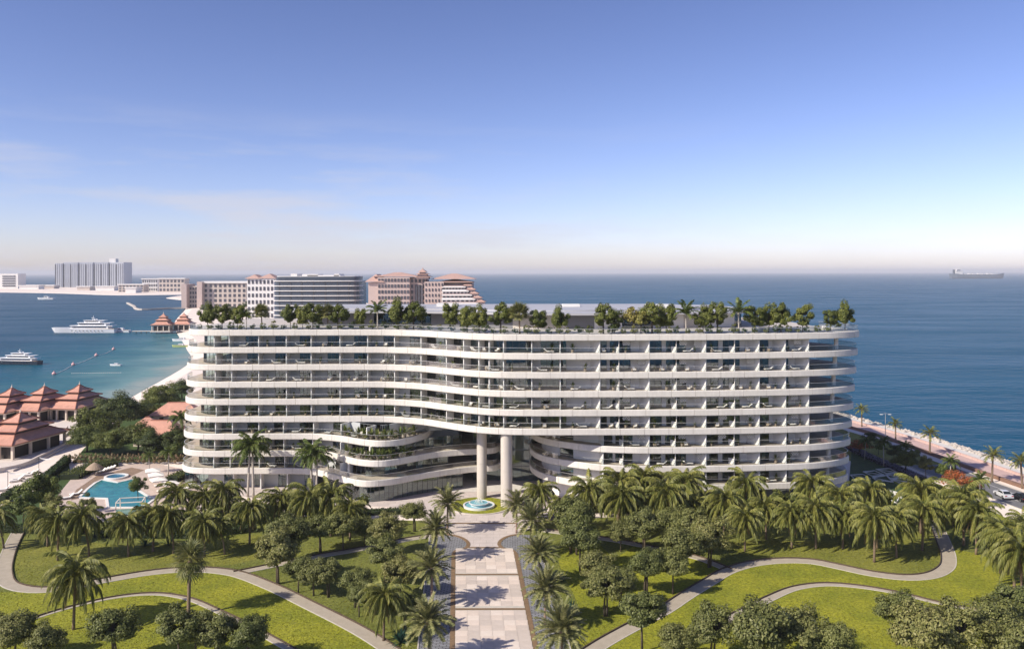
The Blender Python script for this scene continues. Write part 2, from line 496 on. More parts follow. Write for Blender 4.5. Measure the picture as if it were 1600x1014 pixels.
    l.new(df.outputs[0], sm.inputs[1]); l.new(gs.outputs[0], sm.inputs[2]); l.new(sm.outputs[0], n['Material Output'].inputs['Surface'])
    return m
M['sea'] = sea_mat()
M['sand'] = mat('beach_sand', (0.78,0.68,0.60), .9, .08, .08, bump=.3, bscale=1.2, world=True)
M['lawn'] = mat('lawn_grass', (0.10,0.122,0.018), .9, .2, .13, bump=.9, bscale=5, world=True, col2=(0.18,0.19,0.036), detail=8, grain=.38, gscale=2.2)
M['lawnb'] = mat('bright_lawn_grass', (0.143,0.168,0.010), .9, .2, .13, bump=.9, bscale=4, world=True, col2=(0.285,0.28,0.018), detail=8, grain=.38, gscale=2.2)
M['lawnm'] = mat('dull_lawn_grass', (0.125,0.14,0.016), .9, .2, .13, bump=.9, bscale=4, world=True, col2=(0.225,0.22,0.035), detail=8, grain=.38, gscale=2.2)  # grass in a duller tone, between the plain and bright lawns
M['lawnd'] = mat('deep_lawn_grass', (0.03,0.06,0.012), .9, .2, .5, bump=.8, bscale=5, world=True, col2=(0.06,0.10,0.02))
M['path'] = mat('path_gravel', (0.35,0.305,0.235), .9, .1, .8, bump=.3, bscale=12, world=True, col2=(0.43,0.375,0.295))
M['edge'] = mat('path_edging', (0.085,0.06,0.04), .85, .2, 2)  # dark colour paints in the shadow line below the raised lawn edge
M['kerb'] = mat('kerb_stone', (0.52,0.48,0.42), .8, .1, 2)
M['tile'] = mat('paving_tile_pale', (0.67,0.57,0.49), .65, .07, .7, objvar=.05)
M['tileg'] = mat('paving_tile_grey', (0.56,0.485,0.425), .65, .07, .7, objvar=.05)
M['tilew'] = mat('paving_tile_light', (0.71,0.62,0.54), .65, .06, .7, objvar=.04)
M['brown'] = tiles_mat('brown_setts', (0.29,0.185,0.095), (0.22,0.14,0.075), (0.12,0.08,0.05), .35, .18)
M['cobble'] = tiles_mat('grey_cobbles', (0.30,0.305,0.32), (0.22,0.225,0.24), (0.07,0.07,0.075), .85, .42, msize=.06)
M['court'] = tiles_mat('forecourt_paving', (0.60,0.53,0.49), (0.53,0.47,0.44), (0.40,0.35,0.32), 2.2, 1.6, msize=.03, bump=.1)
M['asphalt'] = mat('asphalt', (0.16,0.16,0.165), .85, .12, .5, bump=.2, bscale=20, world=True)
M['prom'] = tiles_mat('pink_promenade', (0.60,0.43,0.38), (0.55,0.40,0.355), (0.45,0.28,0.26), .6, .3, bump=.1)
M['promwall'] = mat('promenade_wall', (0.20,0.12,0.085), .8, .15, 1)
M['rock'] = mat('riprap_rock', (0.50,0.45,0.40), .9, .25, 1.2, bump=.6, bscale=5, objvar=.1)
M['deck'] = tiles_mat('timber_deck', (0.36,0.25,0.17), (0.30,0.21,0.145), (0.14,0.10,0.07), 3.0, .15, rot=.5, bump=.3)
M['terrace'] = tiles_mat('pool_terrace', (0.58,0.47,0.40), (0.54,0.44,0.38), (0.40,0.33,0.28), 1.2, .9, bump=.1)
M['pool'] = None

mb = MB(); mb.sheet([(-40000,-4000),(40000,-4000),(40000,42000),(-40000,42000)], SEA)
struct(mb.build('sea', M['sea']))

LAND = [(150,-80),(134,60),(117,165),(115,195),(114,215),(111,240),(102,262),(85,380),(40,520),(2,650),(-60,850),(-200,1200),
        (-500,1900),(-1050,2900),(-1900,3300),(-2900,3100),(-2900,2500),(-1900,2320),(-1269,2062),(-1040,1931),(-814,1763),(-700,1800),
        (-640,1560),(-540,1400),(-515,1330),(-425,1106),(-300,760),(-195,520),(-162,441),(-132,300),(-120,262),(-130,246),(-170,262),(-420,320),(-420,-80)]
def land_mesh():
    pl = curve(LAND[1:-1], 12.0)
    pl = [LAND[0]] + pl + [LAND[-1]]
    n = len(pl); out = []
    for i in range(n):
        a = Vector(pl[i-1]); b = Vector(pl[(i+1) % n]); d = (b-a).normalized()
        w = 13.0 if pl[i][0] < 60 else 5.0
        out.append((pl[i][0] + d.y*w, pl[i][1] - d.x*w))
    m_ = MB()
    m_.sheet(pl, 0.0)
    vs = [(p[0],p[1],0) for p in pl] + [(p[0],p[1],-2.4) for p in out]
    m_.add(vs, [(i, n+i, n+(i+1)%n, (i+1)%n) for i in range(n)])
    return m_
struct(land_mesh().build('ground', M['sand']))

def gp(pts): return [tuple(G(x,y).xy) for x, y in pts]
def ground_sheet(name, poly, z, m, step=1.5, smooth=True):
    if smooth: poly = curve(poly, step, closed=True)
    return struct(MB().sheet(poly, z).build(name, m))

# park lawn, the brighter mown lawns, the planted strip before the building
ground_sheet('park_lawn', [(-150,40),(150,40),(91,150),(89,172),(60,160),(30,155.5),(6,152),(-18,152),(-40,155),(-62,152),(-120,150),(-150,146)], .02, M['lawn'], smooth=False)
ground_sheet('bright_lawn', gp([(-60,928),(60,922),(160,910),(240,896),(300,892),(355,897),(420,920),(560,990),(600,1014),(650,1044),(300,1060),(-60,1060)]), .04, M['lawnb'])
ground_sheet('bright_lawn', gp([(1040,955),(1080,935),(1140,897),(1200,882),(1260,880),(1320,890),(1400,905),(1460,905),(1490,890),(1484,860),(1530,868),(1600,915),(1700,1000),(1700,1060),(900,1060),(965,1000)]), .04, M['lawnb'])
ground_sheet('bright_lawn', gp([(880,1014),(905,990),(900,940),(880,900),(872,870),(885,850),(930,850),(960,870),(1000,850),(1040,860),(1090,875),(1130,892),(1060,932),(1000,965),(930,1003)]), .036, M['lawnb'])
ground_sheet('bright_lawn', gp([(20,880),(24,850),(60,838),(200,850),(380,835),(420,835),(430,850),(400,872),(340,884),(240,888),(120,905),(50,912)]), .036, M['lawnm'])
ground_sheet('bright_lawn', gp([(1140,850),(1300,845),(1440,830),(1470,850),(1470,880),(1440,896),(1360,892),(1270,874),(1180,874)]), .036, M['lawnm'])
ground_sheet('verge_lawn', [(80,150),(90.5,150),(91,168),(88,190),(82,180)], .05, M['lawnb'], smooth=False)
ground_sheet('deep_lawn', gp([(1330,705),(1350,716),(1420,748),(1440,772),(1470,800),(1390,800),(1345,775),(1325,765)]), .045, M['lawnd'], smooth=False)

PATHS = []
def ribbon(name, pts, w0, w1=None, z=.06, edge=True):
    ln = curve(gp(pts), 1.0); n = len(ln)
    PATHS.append((np.array(ln), max(w0, w1 or 0)/2+.25))
    w1 = w0 if w1 is None else w1
    L_, R_ = [], []
    for i in range(n):
        a = Vector(ln[max(i-1,0)]); b = Vector(ln[min(i+1,n-1)]); d = (b-a).normalized(); w = (w0 + (w1-w0)*i/(n-1))/2
        L_.append((ln[i][0]-d.y*w, ln[i][1]+d.x*w)); R_.append((ln[i][0]+d.y*w, ln[i][1]-d.x*w))
    m_ = MB()
    m_.add([(p[0],p[1],z) for p in L_]+[(p[0],p[1],z) for p in R_], [(i,n+i,n+i+1,i+1) for i in range(n-1)])
    o = struct(m_.build(name, M['path']))
    if edge:
        for side, line in ((1, L_), (-1, R_)):
            far = sum(p[1] for p in line) > sum(p[1] for p in (R_ if side == 1 else L_))
            q = MB().strip(line, 0, .24 if far else .09, 0, .14*side)
            q.build('path_edging', M['edge'] if far else M['kerb'], o)  # far edging takes the painted shadow colour, near one plain kerb stone
    return o
ribbon('garden_path', [(640,1040),(600,1010),(560,985),(480,944),(420,915),(360,894),(300,889),(240,893),(160,906),(95,918),(50,920),(15,912),(6,895),(10,868),(22,840),(32,822)], 1.9)
ribbon('garden_path', [(366,895),(420,884),(500,868),(560,858),(640,842),(690,835)], 1.4, z=.064)
ribbon('garden_path', [(30,972),(100,950),(180,932),(240,927),(290,934),(345,957),(400,985),(480,1030)], .4, .9, z=.066)
ribbon('garden_path', [(900,1032),(940,1006),(985,981),(1037,954),(1069,933),(1105,911),(1139,892),(1180,881),(1230,877),(1270,879),(1310,887),(1362,898),(1416,904),(1453,901),(1477,889),(1481,872),(1474,850),(1463,825),(1455,810)], 2.0)
ribbon('garden_path', [(1137,891),(1090,873),(1020,857),(960,845),(900,836),(850,829)], 1.3, z=.064)
ribbon('garden_path', [(1100,992),(1150,963),(1200,937),(1243,920),(1289,914.5),(1340,918),(1400,928),(1470,945),(1545,959)], 1.7, .45, z=.066)

# grass tufts roughen the near lawns
def tufts():
    rng = np.random.default_rng(3); n = 80000
    y = 96 + 60*rng.random(n)**1.5; x = (rng.random(n)-.5)*1.36*y
    keep = ~((x > -2.25-.066*(y-100)-9.2) & (x < -2.25-.066*(y-100)+9.2))
    keep &= y < 140 + 0*x
    for pl_, w_ in PATHS:
        for q in pl_[::1]: keep &= (x-q[0])**2 + (y-q[1])**2 > (w_+.15)**2
    x, y = x[keep], y[keep]; n = len(x)
    a = rng.random(n)*math.pi*2; h = .04+.08*rng.random(n); w = .04+.05*rng.random(n)
    lx = (rng.random(n)-.5)*.12; ly = (rng.random(n)-.5)*.12
    ca, sa = np.cos(a)*w, np.sin(a)*w; z0 = np.full(n, .03)
    v = np.stack([np.stack([x-ca,y-sa,z0],1), np.stack([x+ca,y+sa,z0],1), np.stack([x+lx+ca*.3,y+ly+sa*.3,z0+h],1), np.stack([x+lx-ca*.3,y+ly-sa*.3,z0+h],1)],1).reshape(-1,3)
    me = npmesh('grass', v, np.arange(4*n).reshape(-1,4), foliage('tuft_grass', [(0.12,0.14,0.012),(0.18,0.19,0.014),(0.28,0.26,0.03)], .0))
    o = ob('grass', me); o['kind'] = 'stuff'; o['label'] = 'rough grass blades growing on the park lawns'; o['category'] = 'grass'
tufts()

# the drive: built tile by tile, brown sett borders, cobbled palm strips
def DV(u, v): return (-2.25 - .066*(v-100) + u, v)
drive = struct(MB().sheet([DV(-4.7,90),DV(4.7,90),DV(4.7,136.6),DV(2.6,137),DV(-2.6,137),DV(-4.7,136.6)], .05).build('driveway', M['kerb']))
tile_me = {}
for key in ('tile','tileg','tilew'):
    tile_me[key] = MB().box(-.765,.765,-.765,.765,0,.03).mesh('paving_tile', M[key])
rr = random.Random(5)
strips = [111.9, 124.7]
for row in range(26):
    v = 96.6 + row*1.56
    if any(abs(v-s) < .55 for s in strips): continue
    for c in range(6):
        key = 'tileg' if (row//2 + c) % 3 == 0 else ('tilew' if rr.random() < .35 else 'tile')
        if rr.random() < .12: key = 'tileg'
        p = DV(-3.9 + c*1.56, v)
        ob('paving_tile', tile_me[key], drive, (p[0],p[1],.052 + rr.random()*.004))
for s_ in strips + [136.9, 150.2]:
    hw = 4.68 if s_ < 130 else (2.6 if s_ < 140 else 6.4)
    MB().sheet([DV(-hw,s_-.28),DV(hw,s_-.28),DV(hw,s_+.28),DV(-hw,s_+.28)], .088).build('brown_strip', M['brown'], drive)
for sg in (-1, 1):
    inner = [DV(sg*5.35,90),DV(sg*5.35,133.5),DV(sg*4.9,135.6),DV(sg*3.5,136.6),DV(sg*2.9,138.2),DV(sg*3.2,140.4),DV(sg*4.6,142.6),DV(sg*6.8,143.8)]
    ic = curve(inner[1:], .5); ic = [inner[0]] + ic
    st = struct(MB().sheet(ic + [DV(sg*9.1,143.2), DV(sg*9.1,90)], .045).build('palm_strip', M['cobble']))
    MB().strip(ic, .0, .082, 0, .62*sg).build('brown_border', M['brown'], st)
    MB().strip([DV(sg*9.1,90),DV(sg*9.1,143.4)], .0, .13, 0, -.16*sg).build('kerb', M['kerb'], st)
ground_sheet('forecourt', gp([(300,757),(380,775),(470,786),(560,789),(640,793),(660,800),(664,815),(690,829),(708,838),(724,846),(731,856),(778,856),(786,846),(800,838),(818,832),(840,815),(850,795),(880,786),(960,783),(1100,783),(1300,770),(1300,740),(800,735),(300,740)]), .03, M['court'], smooth=False)

# the fountain island
isl = struct(MB().lathe([(0,.16),(5.75,.16),(5.8,.12)], (-6.3,161.5,0), 48).build('island_lawn', M['lawnb']))
MB().lathe([(5.8,0),(6.15,0),(6.15,.15),(5.8,.15)], (-6.3,161.5,.02), 56, caps=False).build('kerb', M['kerb'], isl)
M['fwater'] = mat('fountain_water', (0.16,0.42,0.50), .25, .2, 1.5, bump=.5, bscale=4, col2=(0.2,0.46,0.52))
M['fstone'] = mat('fountain_stone', (0.66,0.66,0.66), .5, .06, 2)
fx, fy = -6.5, 160.6
ft = thing('fountain', 'round two-tier fountain with turquoise water on the circular lawn', 'fountain', (fx,fy,.15))
MB().lathe([(2.75,0),(3.05,0),(3.05,.42),(2.72,.42),(2.72,0)], (fx,fy,.15), 40, caps=False).build('basin_rim', M['fstone'], ft)
MB().lathe([(0,.28),(2.74,.28)], (fx,fy,.15), 40, caps=False).build('basin_water', M['fwater'], ft)
MB().lathe([(1.5,0),(1.6,.5),(1.95,.75),(1.95,.85),(1.75,.85),(1.7,.7)], (fx,fy,.15), 40, caps=False).build('upper_bowl', M['fstone'], ft)
MB().lathe([(0,.8),(1.72,.8)], (fx,fy,.15), 40, caps=False).build('bowl_water', M['fwater'], ft)
jt = MB()
for k in range(9):
    a = k*2.4; r0 = 0 if k == 0 else .8
    jt.tube([(fx+r0*math.cos(a),fy+r0*math.sin(a),.9),(fx+r0*.6*math.cos(a),fy+r0*.6*math.sin(a),1.6 if k else 2.0),(fx+r0*.3*math.cos(a),fy+r0*.3*math.sin(a),1.25)], [.05,.04,.02], 6)
jt.build('water_jet', M['white'], ft)

# right shore: road, promenade, low wall, rocks
def along(pts, z, w0, w1, name, m, z1=None, parent=None):
    ln = curve(pts, 3.0)
    if z1 is None:
        A = offset(ln, w0); B = offset(ln, w1); n = len(ln)
        q = MB().add([(p[0],p[1],z) for p in A]+[(p[0],p[1],z) for p in B], [(i,i+1,n+i+1,n+i) for i in range(n-1)])
    else:
        q = MB().strip(ln, z, z1, w0, w1)
    return q.build(name, m, parent)
PROM = [(133,60),(119,140),(112.5,182),(110.3,205),(107.5,228),(102,251),(92,290),(70,380),(30,500)]   # sea-side edge of the promenade
pr = struct(along(PROM, .07, 0, 6.6, 'promenade', M['prom']))
struct(along(PROM, .06, -4.5, 0, 'shore_strip', M['conc']))
along(PROM, 0, -.1, -.5, 'sea_wall', M['prom'], .55, pr)
along(PROM, 0, 6.6, 7.3, 'inner_wall', M['promwall'], .75, pr)
ROAD = [(133,60),(119,140),(112.5,182),(111.2,196)]
rd = struct(along(ROAD, .05, 9.5, 19.0, 'road', M['asphalt']))
GARD = [(111.2,196),(110.3,205),(107.5,228),(102,251),(92,290)]
struct(along(GARD, .05, 7.6, 10.2, 'garden_walk', M['conc']))
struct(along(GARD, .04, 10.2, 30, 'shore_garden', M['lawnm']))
along(ROAD, 0, 9.2, 9.5, 'kerb', M['kerb'], .14, rd)
along(ROAD, 0, 19.0, 19.3, 'kerb', M['kerb'], .14, rd)
M['paint'] = mat('road_paint', (0.75,0.74,0.7), .7, .1, 3)
along(ROAD, .056, 11.9, 12.02, 'road_line', M['paint'], None, rd)
mk = curve(ROAD, 1.0)
for i in range(50, 134, 5):
    A = offset(mk, 15.2); B = offset(mk, 15.35)
    MB().add([(*A[i],.056),(*A[i+2],.056),(*B[i+2],.056),(*B[i],.056)], [(0,1,2,3)]).build('lane_mark', M['paint'], rd)

def rock_mesh(seed):
    rg = random.Random(seed)
    vs = []; 
    for (x,y,z) in [(0,0,1),(.9,0,.3),(.28,.86,.3),(-.72,.53,.3),(-.72,-.53,.3),(.28,-.86,.3),(.72,.53,-.45),(-.28,.86,-.45),(-.9,0,-.45),(-.28,-.86,-.45),(.72,-.53,-.45),(0,0,-1)]:
        k = rg.uniform(.7,1.25); vs.append((x*k,y*k,z*k*.8))
    fs = [(0,1,2),(0,2,3),(0,3,4),(0,4,5),(0,5,1),(1,6,2),(2,7,3),(3,8,4),(4,9,5),(5,10,1),(2,6,7),(3,7,8),(4,8,9),(5,9,10),(1,10,6),(11,7,6),(11,8,7),(11,9,8),(11,10,9),(11,6,10)]
    return vs, fs
rk = MB(); sh = curve(PROM, 1.0)
rr = random.Random(11)
for i in range(1700):
    j = rr.randrange(60, len(sh)-60)
    t = rr.uniform(-10.5,-4.2); q = offset(sh[j-1:j+2], t)[1]
    vs, fs = rock_mesh(i); s_ = rr.uniform(.35,.95); a = rr.random()*6.28
    zz = -1.35 + (t+10.5)/6.3*1.5
    rk.add([(q[0]+s_*(v[0]*math.cos(a)-v[1]*math.sin(a)), q[1]+s_*(v[0]*math.sin(a)+v[1]*math.cos(a)), zz+s_*v[2]) for v in vs], fs)
o = rk.build('riprap', M['rock']); o['kind'] = 'stuff'; tag(o, 'pale boulders piled along the sea edge of the promenade', 'rocks')

# ------------------------------------------------------------------ hotel
Z = [4.6 + 3.6*k for k in range(9)]
BAND = 1.22
HB = thing('hotel_building', 'long white curving hotel with stacked balcony bands and rooftop garden', 'building', (0,190,0))
UP = [(-53,173.4),(-40,173.5),(-31,173.4),(-25.3,172.8),(-18.3,170),(-14,166.7),(-7.4,161.8),(-2.5,159.8),(3.7,159),(12.2,158.8),(25,158.8),(37.4,159.2),(47.2,160),(58,161.5)]
LOW = {2: [(-53,173.4),(-41,173.2),(-35.5,171),(-29.5,166.9),(-26,165.8),(-22.6,167.2),(-18.8,172.6),(-17.4,177),(-17,181)],
       1: [(-53,173.6),(-39,173),(-35.5,170),(-30.4,165.3),(-25.9,164.2),(-21.3,167.3),(-16.5,171.8),(-12,174),(-7.8,175.2),(-4.2,176.2),(-2.9,178.4),(-2.6,182)],
       0: [(-53,173.6),(-42.3,173),(-38.7,170.7),(-34,166.4),(-31.3,164),(-28.3,162.8),(-24,164.3),(-18.2,169),(-12,172.9),(-7.8,174.8),(-4.2,175.6),(-2.7,178),(-2.4,182)]}
RIN = [(3.8,182),(4.1,174.5),(6.2,168.7),(10.7,164.2),(16.9,160.6),(23,159.3),(30,159),(37.4,159.2),(47.2,160),(58,161.5)]
def left_end(k):
    x = -69.7 - .18*(8-k)
    return [(x,218),(x,184),(x,181),(x+.9,177.4),(x+3.2,174.7),(x+7.5,173.5)]
def right_end(k):
    d = -.3*(8-k)
    return [(63.5+d*.7,163),(67.6+d,165.2),(69.7+d,167.4),(70.2+d,170),(69.6+d,174),(68+d,178),(66+d,182),(66+d,218)]
def front(k, part):
    """plan line of a floor edge, left to right as seen from the drive, and how much of both ends is hidden back wall"""
    le, re = left_end(k), right_end(k)
    if part == 'full': pts = le[1:] + UP + re[:-1]
    elif part == 'left': pts = le[1:] + LOW[k]
    else: pts = RIN + re[:-1]
    return curve(pts, .7)
def outline(k, part):
    ln = front(k, part)
    le, re = left_end(k), right_end(k)
    if part == 'full': return ln + [re[-1], le[0]]
    if part == 'left': return ln + [(ln[-1][0], 218), le[0]]
    return ln + [re[-1], (ln[0][0], 218)]
def at_px(ln, px):
    """index on a plan line that stands at photograph column px (searching its front half)"""
    best, bi = 1e9, 1
    for i in range(1, len(ln)-1):
        if ln[i][1] > 178: continue
        e = abs(800 + F*ln[i][0]/ln[i][1] - px)
        if e < best: best, bi = e, i
    return bi

GROUPS = [(k, 'full') for k in range(3, 9)] + [(k, p) for k in range(3) for p in ('left', 'right')]
LINES = {}
for k, part in GROUPS:
    ln = front(k, part); LINES[k, part] = ln
    pl = outline(k, part)
    sl = MB().prism(pl, Z[k]-BAND+.03, Z[k]-.02).build('floor_slab', M['floor'] if k < 8 else M['roofdeck'], HB)
    # fascia panels, each about 4.5 m long with an open joint
    n = len(ln); i = 0
    acc = [0.0]
    for a, b in zip(ln, ln[1:]): acc.append(acc[-1] + math.hypot(b[0]-a[0], b[1]-a[1]))
    npan = max(2, round(acc[-1]/4.6)); seg = acc[-1]/npan
    def pt(s):
        s = min(max(s, 0), acc[-1]-1e-6)
        j = next(q for q in range(1, n) if acc[q] >= s)
        t = (s-acc[j-1])/(acc[j]-acc[j-1]); return (ln[j-1][0]+(ln[j][0]-ln[j-1][0])*t, ln[j-1][1]+(ln[j][1]-ln[j-1][1])*t)
    for p in range(npan):
        s0, s1 = p*seg + .028, (p+1)*seg - .028
        m_ = max(3, int((s1-s0)/.75)+1)
        line = [pt(s0 + (s1-s0)*q/(m_-1)) for q in range(m_)]
        # softly rounded section: a strip with chamfered lips
        A = [offset(line, t) for t in (-.06, -.13, -.13, -.06, .22, .22)]
        zz = [Z[k]-BAND, Z[k]-BAND+.12, Z[k]-.07, Z[k]+.03, Z[k]+.03, Z[k]-BAND]
        vs = [(A[j][q][0], A[j][q][1], zz[j]) for q in range(m_) for j in range(6)]
        fs = [(q*6+j, q*6+6+j, q*6+6+(j+1)%6, q*6+(j+1)%6) for q in range(m_-1) for j in range(6)] + [tuple(range(6)), tuple(range(m_*6-6, m_*6))]
        MB().add(vs, fs).build('fascia_panel', M['fascia'], sl)
    # glass balustrade and handrail
    i0 = 2 if part != 'right' else 4
    rl = ln[i0:-2] if part == 'full' else (ln[i0:-6] if part == 'left' else ln[i0:-2])
    br = MB().strip(rl, Z[k]+.03, Z[k]+1.02, .10, .125).build('balustrade', M['railglass'], HB)
    MB().strip(rl, Z[k]+1.02, Z[k]+1.075, .075, .15).build('handrail', M['metal'], br)

# bays: dividing walls, solid panels, windows with curtains
FULLPX = [334,359,402,444,487,529,572,614.5,657,696,724,745,763,787,828,873,940,972,1016.5,1058,1107,1148,1188,1230,1266]
LEFTPX = [334,359,402,444,487,529,572,614.5,650]
RIGHTPX = [940,972,1016.5,1058,1107,1148,1188,1230,1266]
STUB = {972,1058,1148}                                   # only a low divider
GLAZED = {657,696,724,745,763}                           # all-glass bays on the inward curve
rb = random.Random(21)
BAL = []                                                 # balcony spots for furniture: (point, inward, floor, bay)
def seg_pts(a, b, t): return (a[0]+(b[0]-a[0])*t, a[1]+(b[1]-a[1])*t)
def make_window(a, b, z0, z1, nm, curtain):
    """framed window between plan points a and b"""
    f = MB()
    f.wall(a, b, z0, z0+.07, 0, .1).wall(a, b, z1-.09, z1, 0, .1)
    L_ = math.hypot(b[0]-a[0], b[1]-a[1]); e = .035/L_
    for q in range(nm+1):
        t = q/nm
        f.wall(seg_pts(a,b,max(0,t-e)), seg_pts(a,b,min(1,t+e)), z0+.07, z1-.09, 0, .1)
    w = f.build('window', M['frame'], HB)
    MB().wall(a, b, z0+.07, z1-.09, .045, .055).build('pane', M['glass'], w)
    for (c0, c1) in curtain:
        n = max(4, int((c1-c0)*L_/.16)); ln = []
        p, q = seg_pts(a,b,c0), seg_pts(a,b,c1)
        dx, dy = (b[0]-a[0])/L_, (b[1]-a[1])/L_
        for i in range(n+1):
            o_ = .28 + (.05 if i % 2 else -.05); r = seg_pts(p,q,i/n); ln.append((r[0]-dy*o_, r[1]+dx*o_))
        m_ = MB().add([(x,y,z0) for x,y in ln]+[(x,y,z1) for x,y in ln], [(i,i+1,n+2+i,n+1+i) for i in range(n)])
        m_.build('curtain', M['curtain'], w)
def bays(k, part, pxs):
    ln = LINES[k, part]
    z0, z1 = Z[k], Z[k+1]-BAND
    pts = []
    for px in pxs:
        i = at_px(ln, px); p = Vector(ln[i]); d = Vector(ln[min(i+1,len(ln)-1)]) - Vector(ln[max(i-1,0)]); d.normalize()
        n = Vector((-d.y, d.x))
        if px > 930: n = (n + Vector((-.52,0))).normalized()
        elif px < 650: n = (n + Vector((.02,0))).normalized()
        dep = 3.3 if px < 600 else (2.6 if px < 790 else (3.6 if px > 930 else 3.9))
        pts.append((px, p, n, p + n*dep))
    for j, (px, p, n, q) in enumerate(pts):
        s_ = n.cross(Vector((0,0,1)).to_2d()) if False else Vector((n.y,-n.x))*.09
        a = p + n*.42
        if px in STUB:
            MB().wall(a, a+n*1.5, z0, z0+1.15, -.07, .07).build('balcony_divider', M['wallwhite'], HB)
            MB().wall(a, a+n*.14, z0+1.15, z1, -.05, .05).build('balcony_post', M['white'], HB)
        else:
            MB().wall(a, q, z0, z1, -.09, .09).build('dividing_wall', M['wallwhite'], HB)
    for j in range(len(pts)-1):
        pa, pb = pts[j], pts[j+1]
        a, b = (pa[3].x,pa[3].y), (pb[3].x,pb[3].y)
        px = pa[0]; r = rb.random()
        cur = []
        if r < .45: cur.append((.02, .02+rb.uniform(.15,.45)))
        if rb.random() < .5: cur.append((.98-rb.uniform(.15,.4), .98))
        if px in GLAZED or px == 334:
            make_window(a, b, z0, z1, 3 if px == 657 else 2, cur if px != 334 else [])
        elif px < 650:                                   # grey panel to the left, glazing to the right
            t = .46 if (int(px)//42 + 0) % 2 else .40
            MB().wall(a, seg_pts(a,b,t), z0, z1, -.06, .16).build('wall_panel', M['wallgrey'], HB)
            make_window(seg_pts(a,b,t), b, z0, z1, 4, cur)
        elif px in (787,):
            make_window(a, b, z0, z1, 4, cur)
        elif px in (828,):
            MB().wall(a, seg_pts(a,b,.3), z0, z1, -.06, .16).build('wall_panel', M['wallwhite'], HB)
            make_window(seg_pts(a,b,.3), b, z0, z1, 3, cur)
        elif px in (873,):
            MB().wall(seg_pts(a,b,.22), b, z0, z1, -.06, .16).build('wall_panel', M['wallwhite'], HB)
            make_window(a, seg_pts(a,b,.22), z0, z1, 1, [])
        else:
            t = .84 if px in (940,1016.5,1107,1188) else .70
            MB().wall(seg_pts(a,b,t), b, z0, z1, -.06, .16).build('wall_panel', M['wallwhite'], HB)
            make_window(a, seg_pts(a,b,t), z0, z1, 3, cur)
        mid = (pa[1]+pb[1])/2 + (pa[2]+pb[2])/2*1.2
        BAL.append((mid, ((pb[1]-pa[1]).normalized()), k, j, part))
    # glazed corners beyond the first and the last divider
    if part != 'right':
        a = pts[0][3]; i1 = at_px(ln, pxs[0])
        cl = [q for q in offset(ln, 3.1)[6:i1-1:4]] + [(a.x,a.y)]
        for u, v in zip(cl, cl[1:]):
            make_window(u, v, z0, z1, 2, [])
    if part != 'left':
        q = pts[-1][3]; d = -.3*(8-k)
        make_window((q.x,q.y), (61.0+d, 171.0), z0, z1, 4, [(.05,.4)])
        make_window((61.0+d,171.0), (63+d, 181), z0, z1, 3, [])
        MB().lathe([(.42,0),(.42,z1-z0)], (65.0+d*.9, 166.2, z0), 20).build('corner_column', M['white'], HB, smooth=False)
for k in range(3, 8): bays(k, 'full', FULLPX)
for k in range(0, 2):
    bays(k, 'left', LEFTPX[:6]); bays(k, 'right', RIGHTPX)
# level 2 carries the overhang
def bays2():
    Zs = Z[3]
    bays(2, 'left', LEFTPX[:7]); bays(2, 'right', RIGHTPX)
bays2()

# inner core so that no daylight shows through
def core(poly, z0, z1, m='core'): MB().prism(poly, z0, z1).build('inner_core', M[m], HB)
cl = [(-62,218),(-62,183),(-25,183),(-10,174.5),(0,170),(36,169),(56,173),(58,190),(58,218)]
core(cl, Z[3]-BAND+.1, Z[8]-BAND)
core([(-63,218),(-63,183),(-28,183),(-22,184),(-12,186),(-12,218)], .05, Z[3]-BAND, 'wallwhite')
core([(8,218),(8,186),(14,176),(20,170),(36,169),(54,173),(56,190),(56,218)], .05, Z[3]-BAND)
MB().box(-12,8,195,217,.05,Z[3]-BAND).build('inner_core', M['core'], HB)

# lower terraces: recessed glazed fronts behind the planted bulges
for k, px0, px1, ins in ((2,576,672,4.2),(1,533,735,3.6),(0,533,735,3.4)):
    ln = LINES[k,'left']; i0, i1 = at_px(ln, px0), at_px(ln, px1)
    inn = offset(ln, ins)[i0:i1:5]
    inn = [p for p in inn]
    for j, (u, v) in enumerate(zip(inn, inn[1:])):
        if math.hypot(v[0]-u[0], v[1]-u[1]) < .5: continue
        if k == 2 and j >= len(inn)-3:
            MB().wall(u, v, Z[k], Z[k+1]-BAND, 0, .2).build('wall_panel', M['wallgrey'], HB)
        else: make_window(u, v, Z[k], Z[k+1]-BAND, 2, [(.1,.5)] if rb.random() < .4 else [])
    if k < 2:
        for px in ((572,632) if k == 1 else (534,)):
            i = at_px(ln, px); q = offset(ln, 1.6)[i]
            MB().lathe([(.28,0),(.28,Z[k+1]-BAND-Z[k])], (q[0],q[1],Z[k]), 16).build('terrace_column', M['white'], HB)
MB().wall((-17.5,176.0), (-9.0,180.5), Z[2]-.02, Z[3]-BAND, 0, .3).build('wall_panel', M['wallgrey'], HB)
MB().wall((-22.6,174.2), (-17.5,176.0), Z[2], Z[3]-BAND, 0, .3).build('wall_panel', M['wallgrey'], HB)
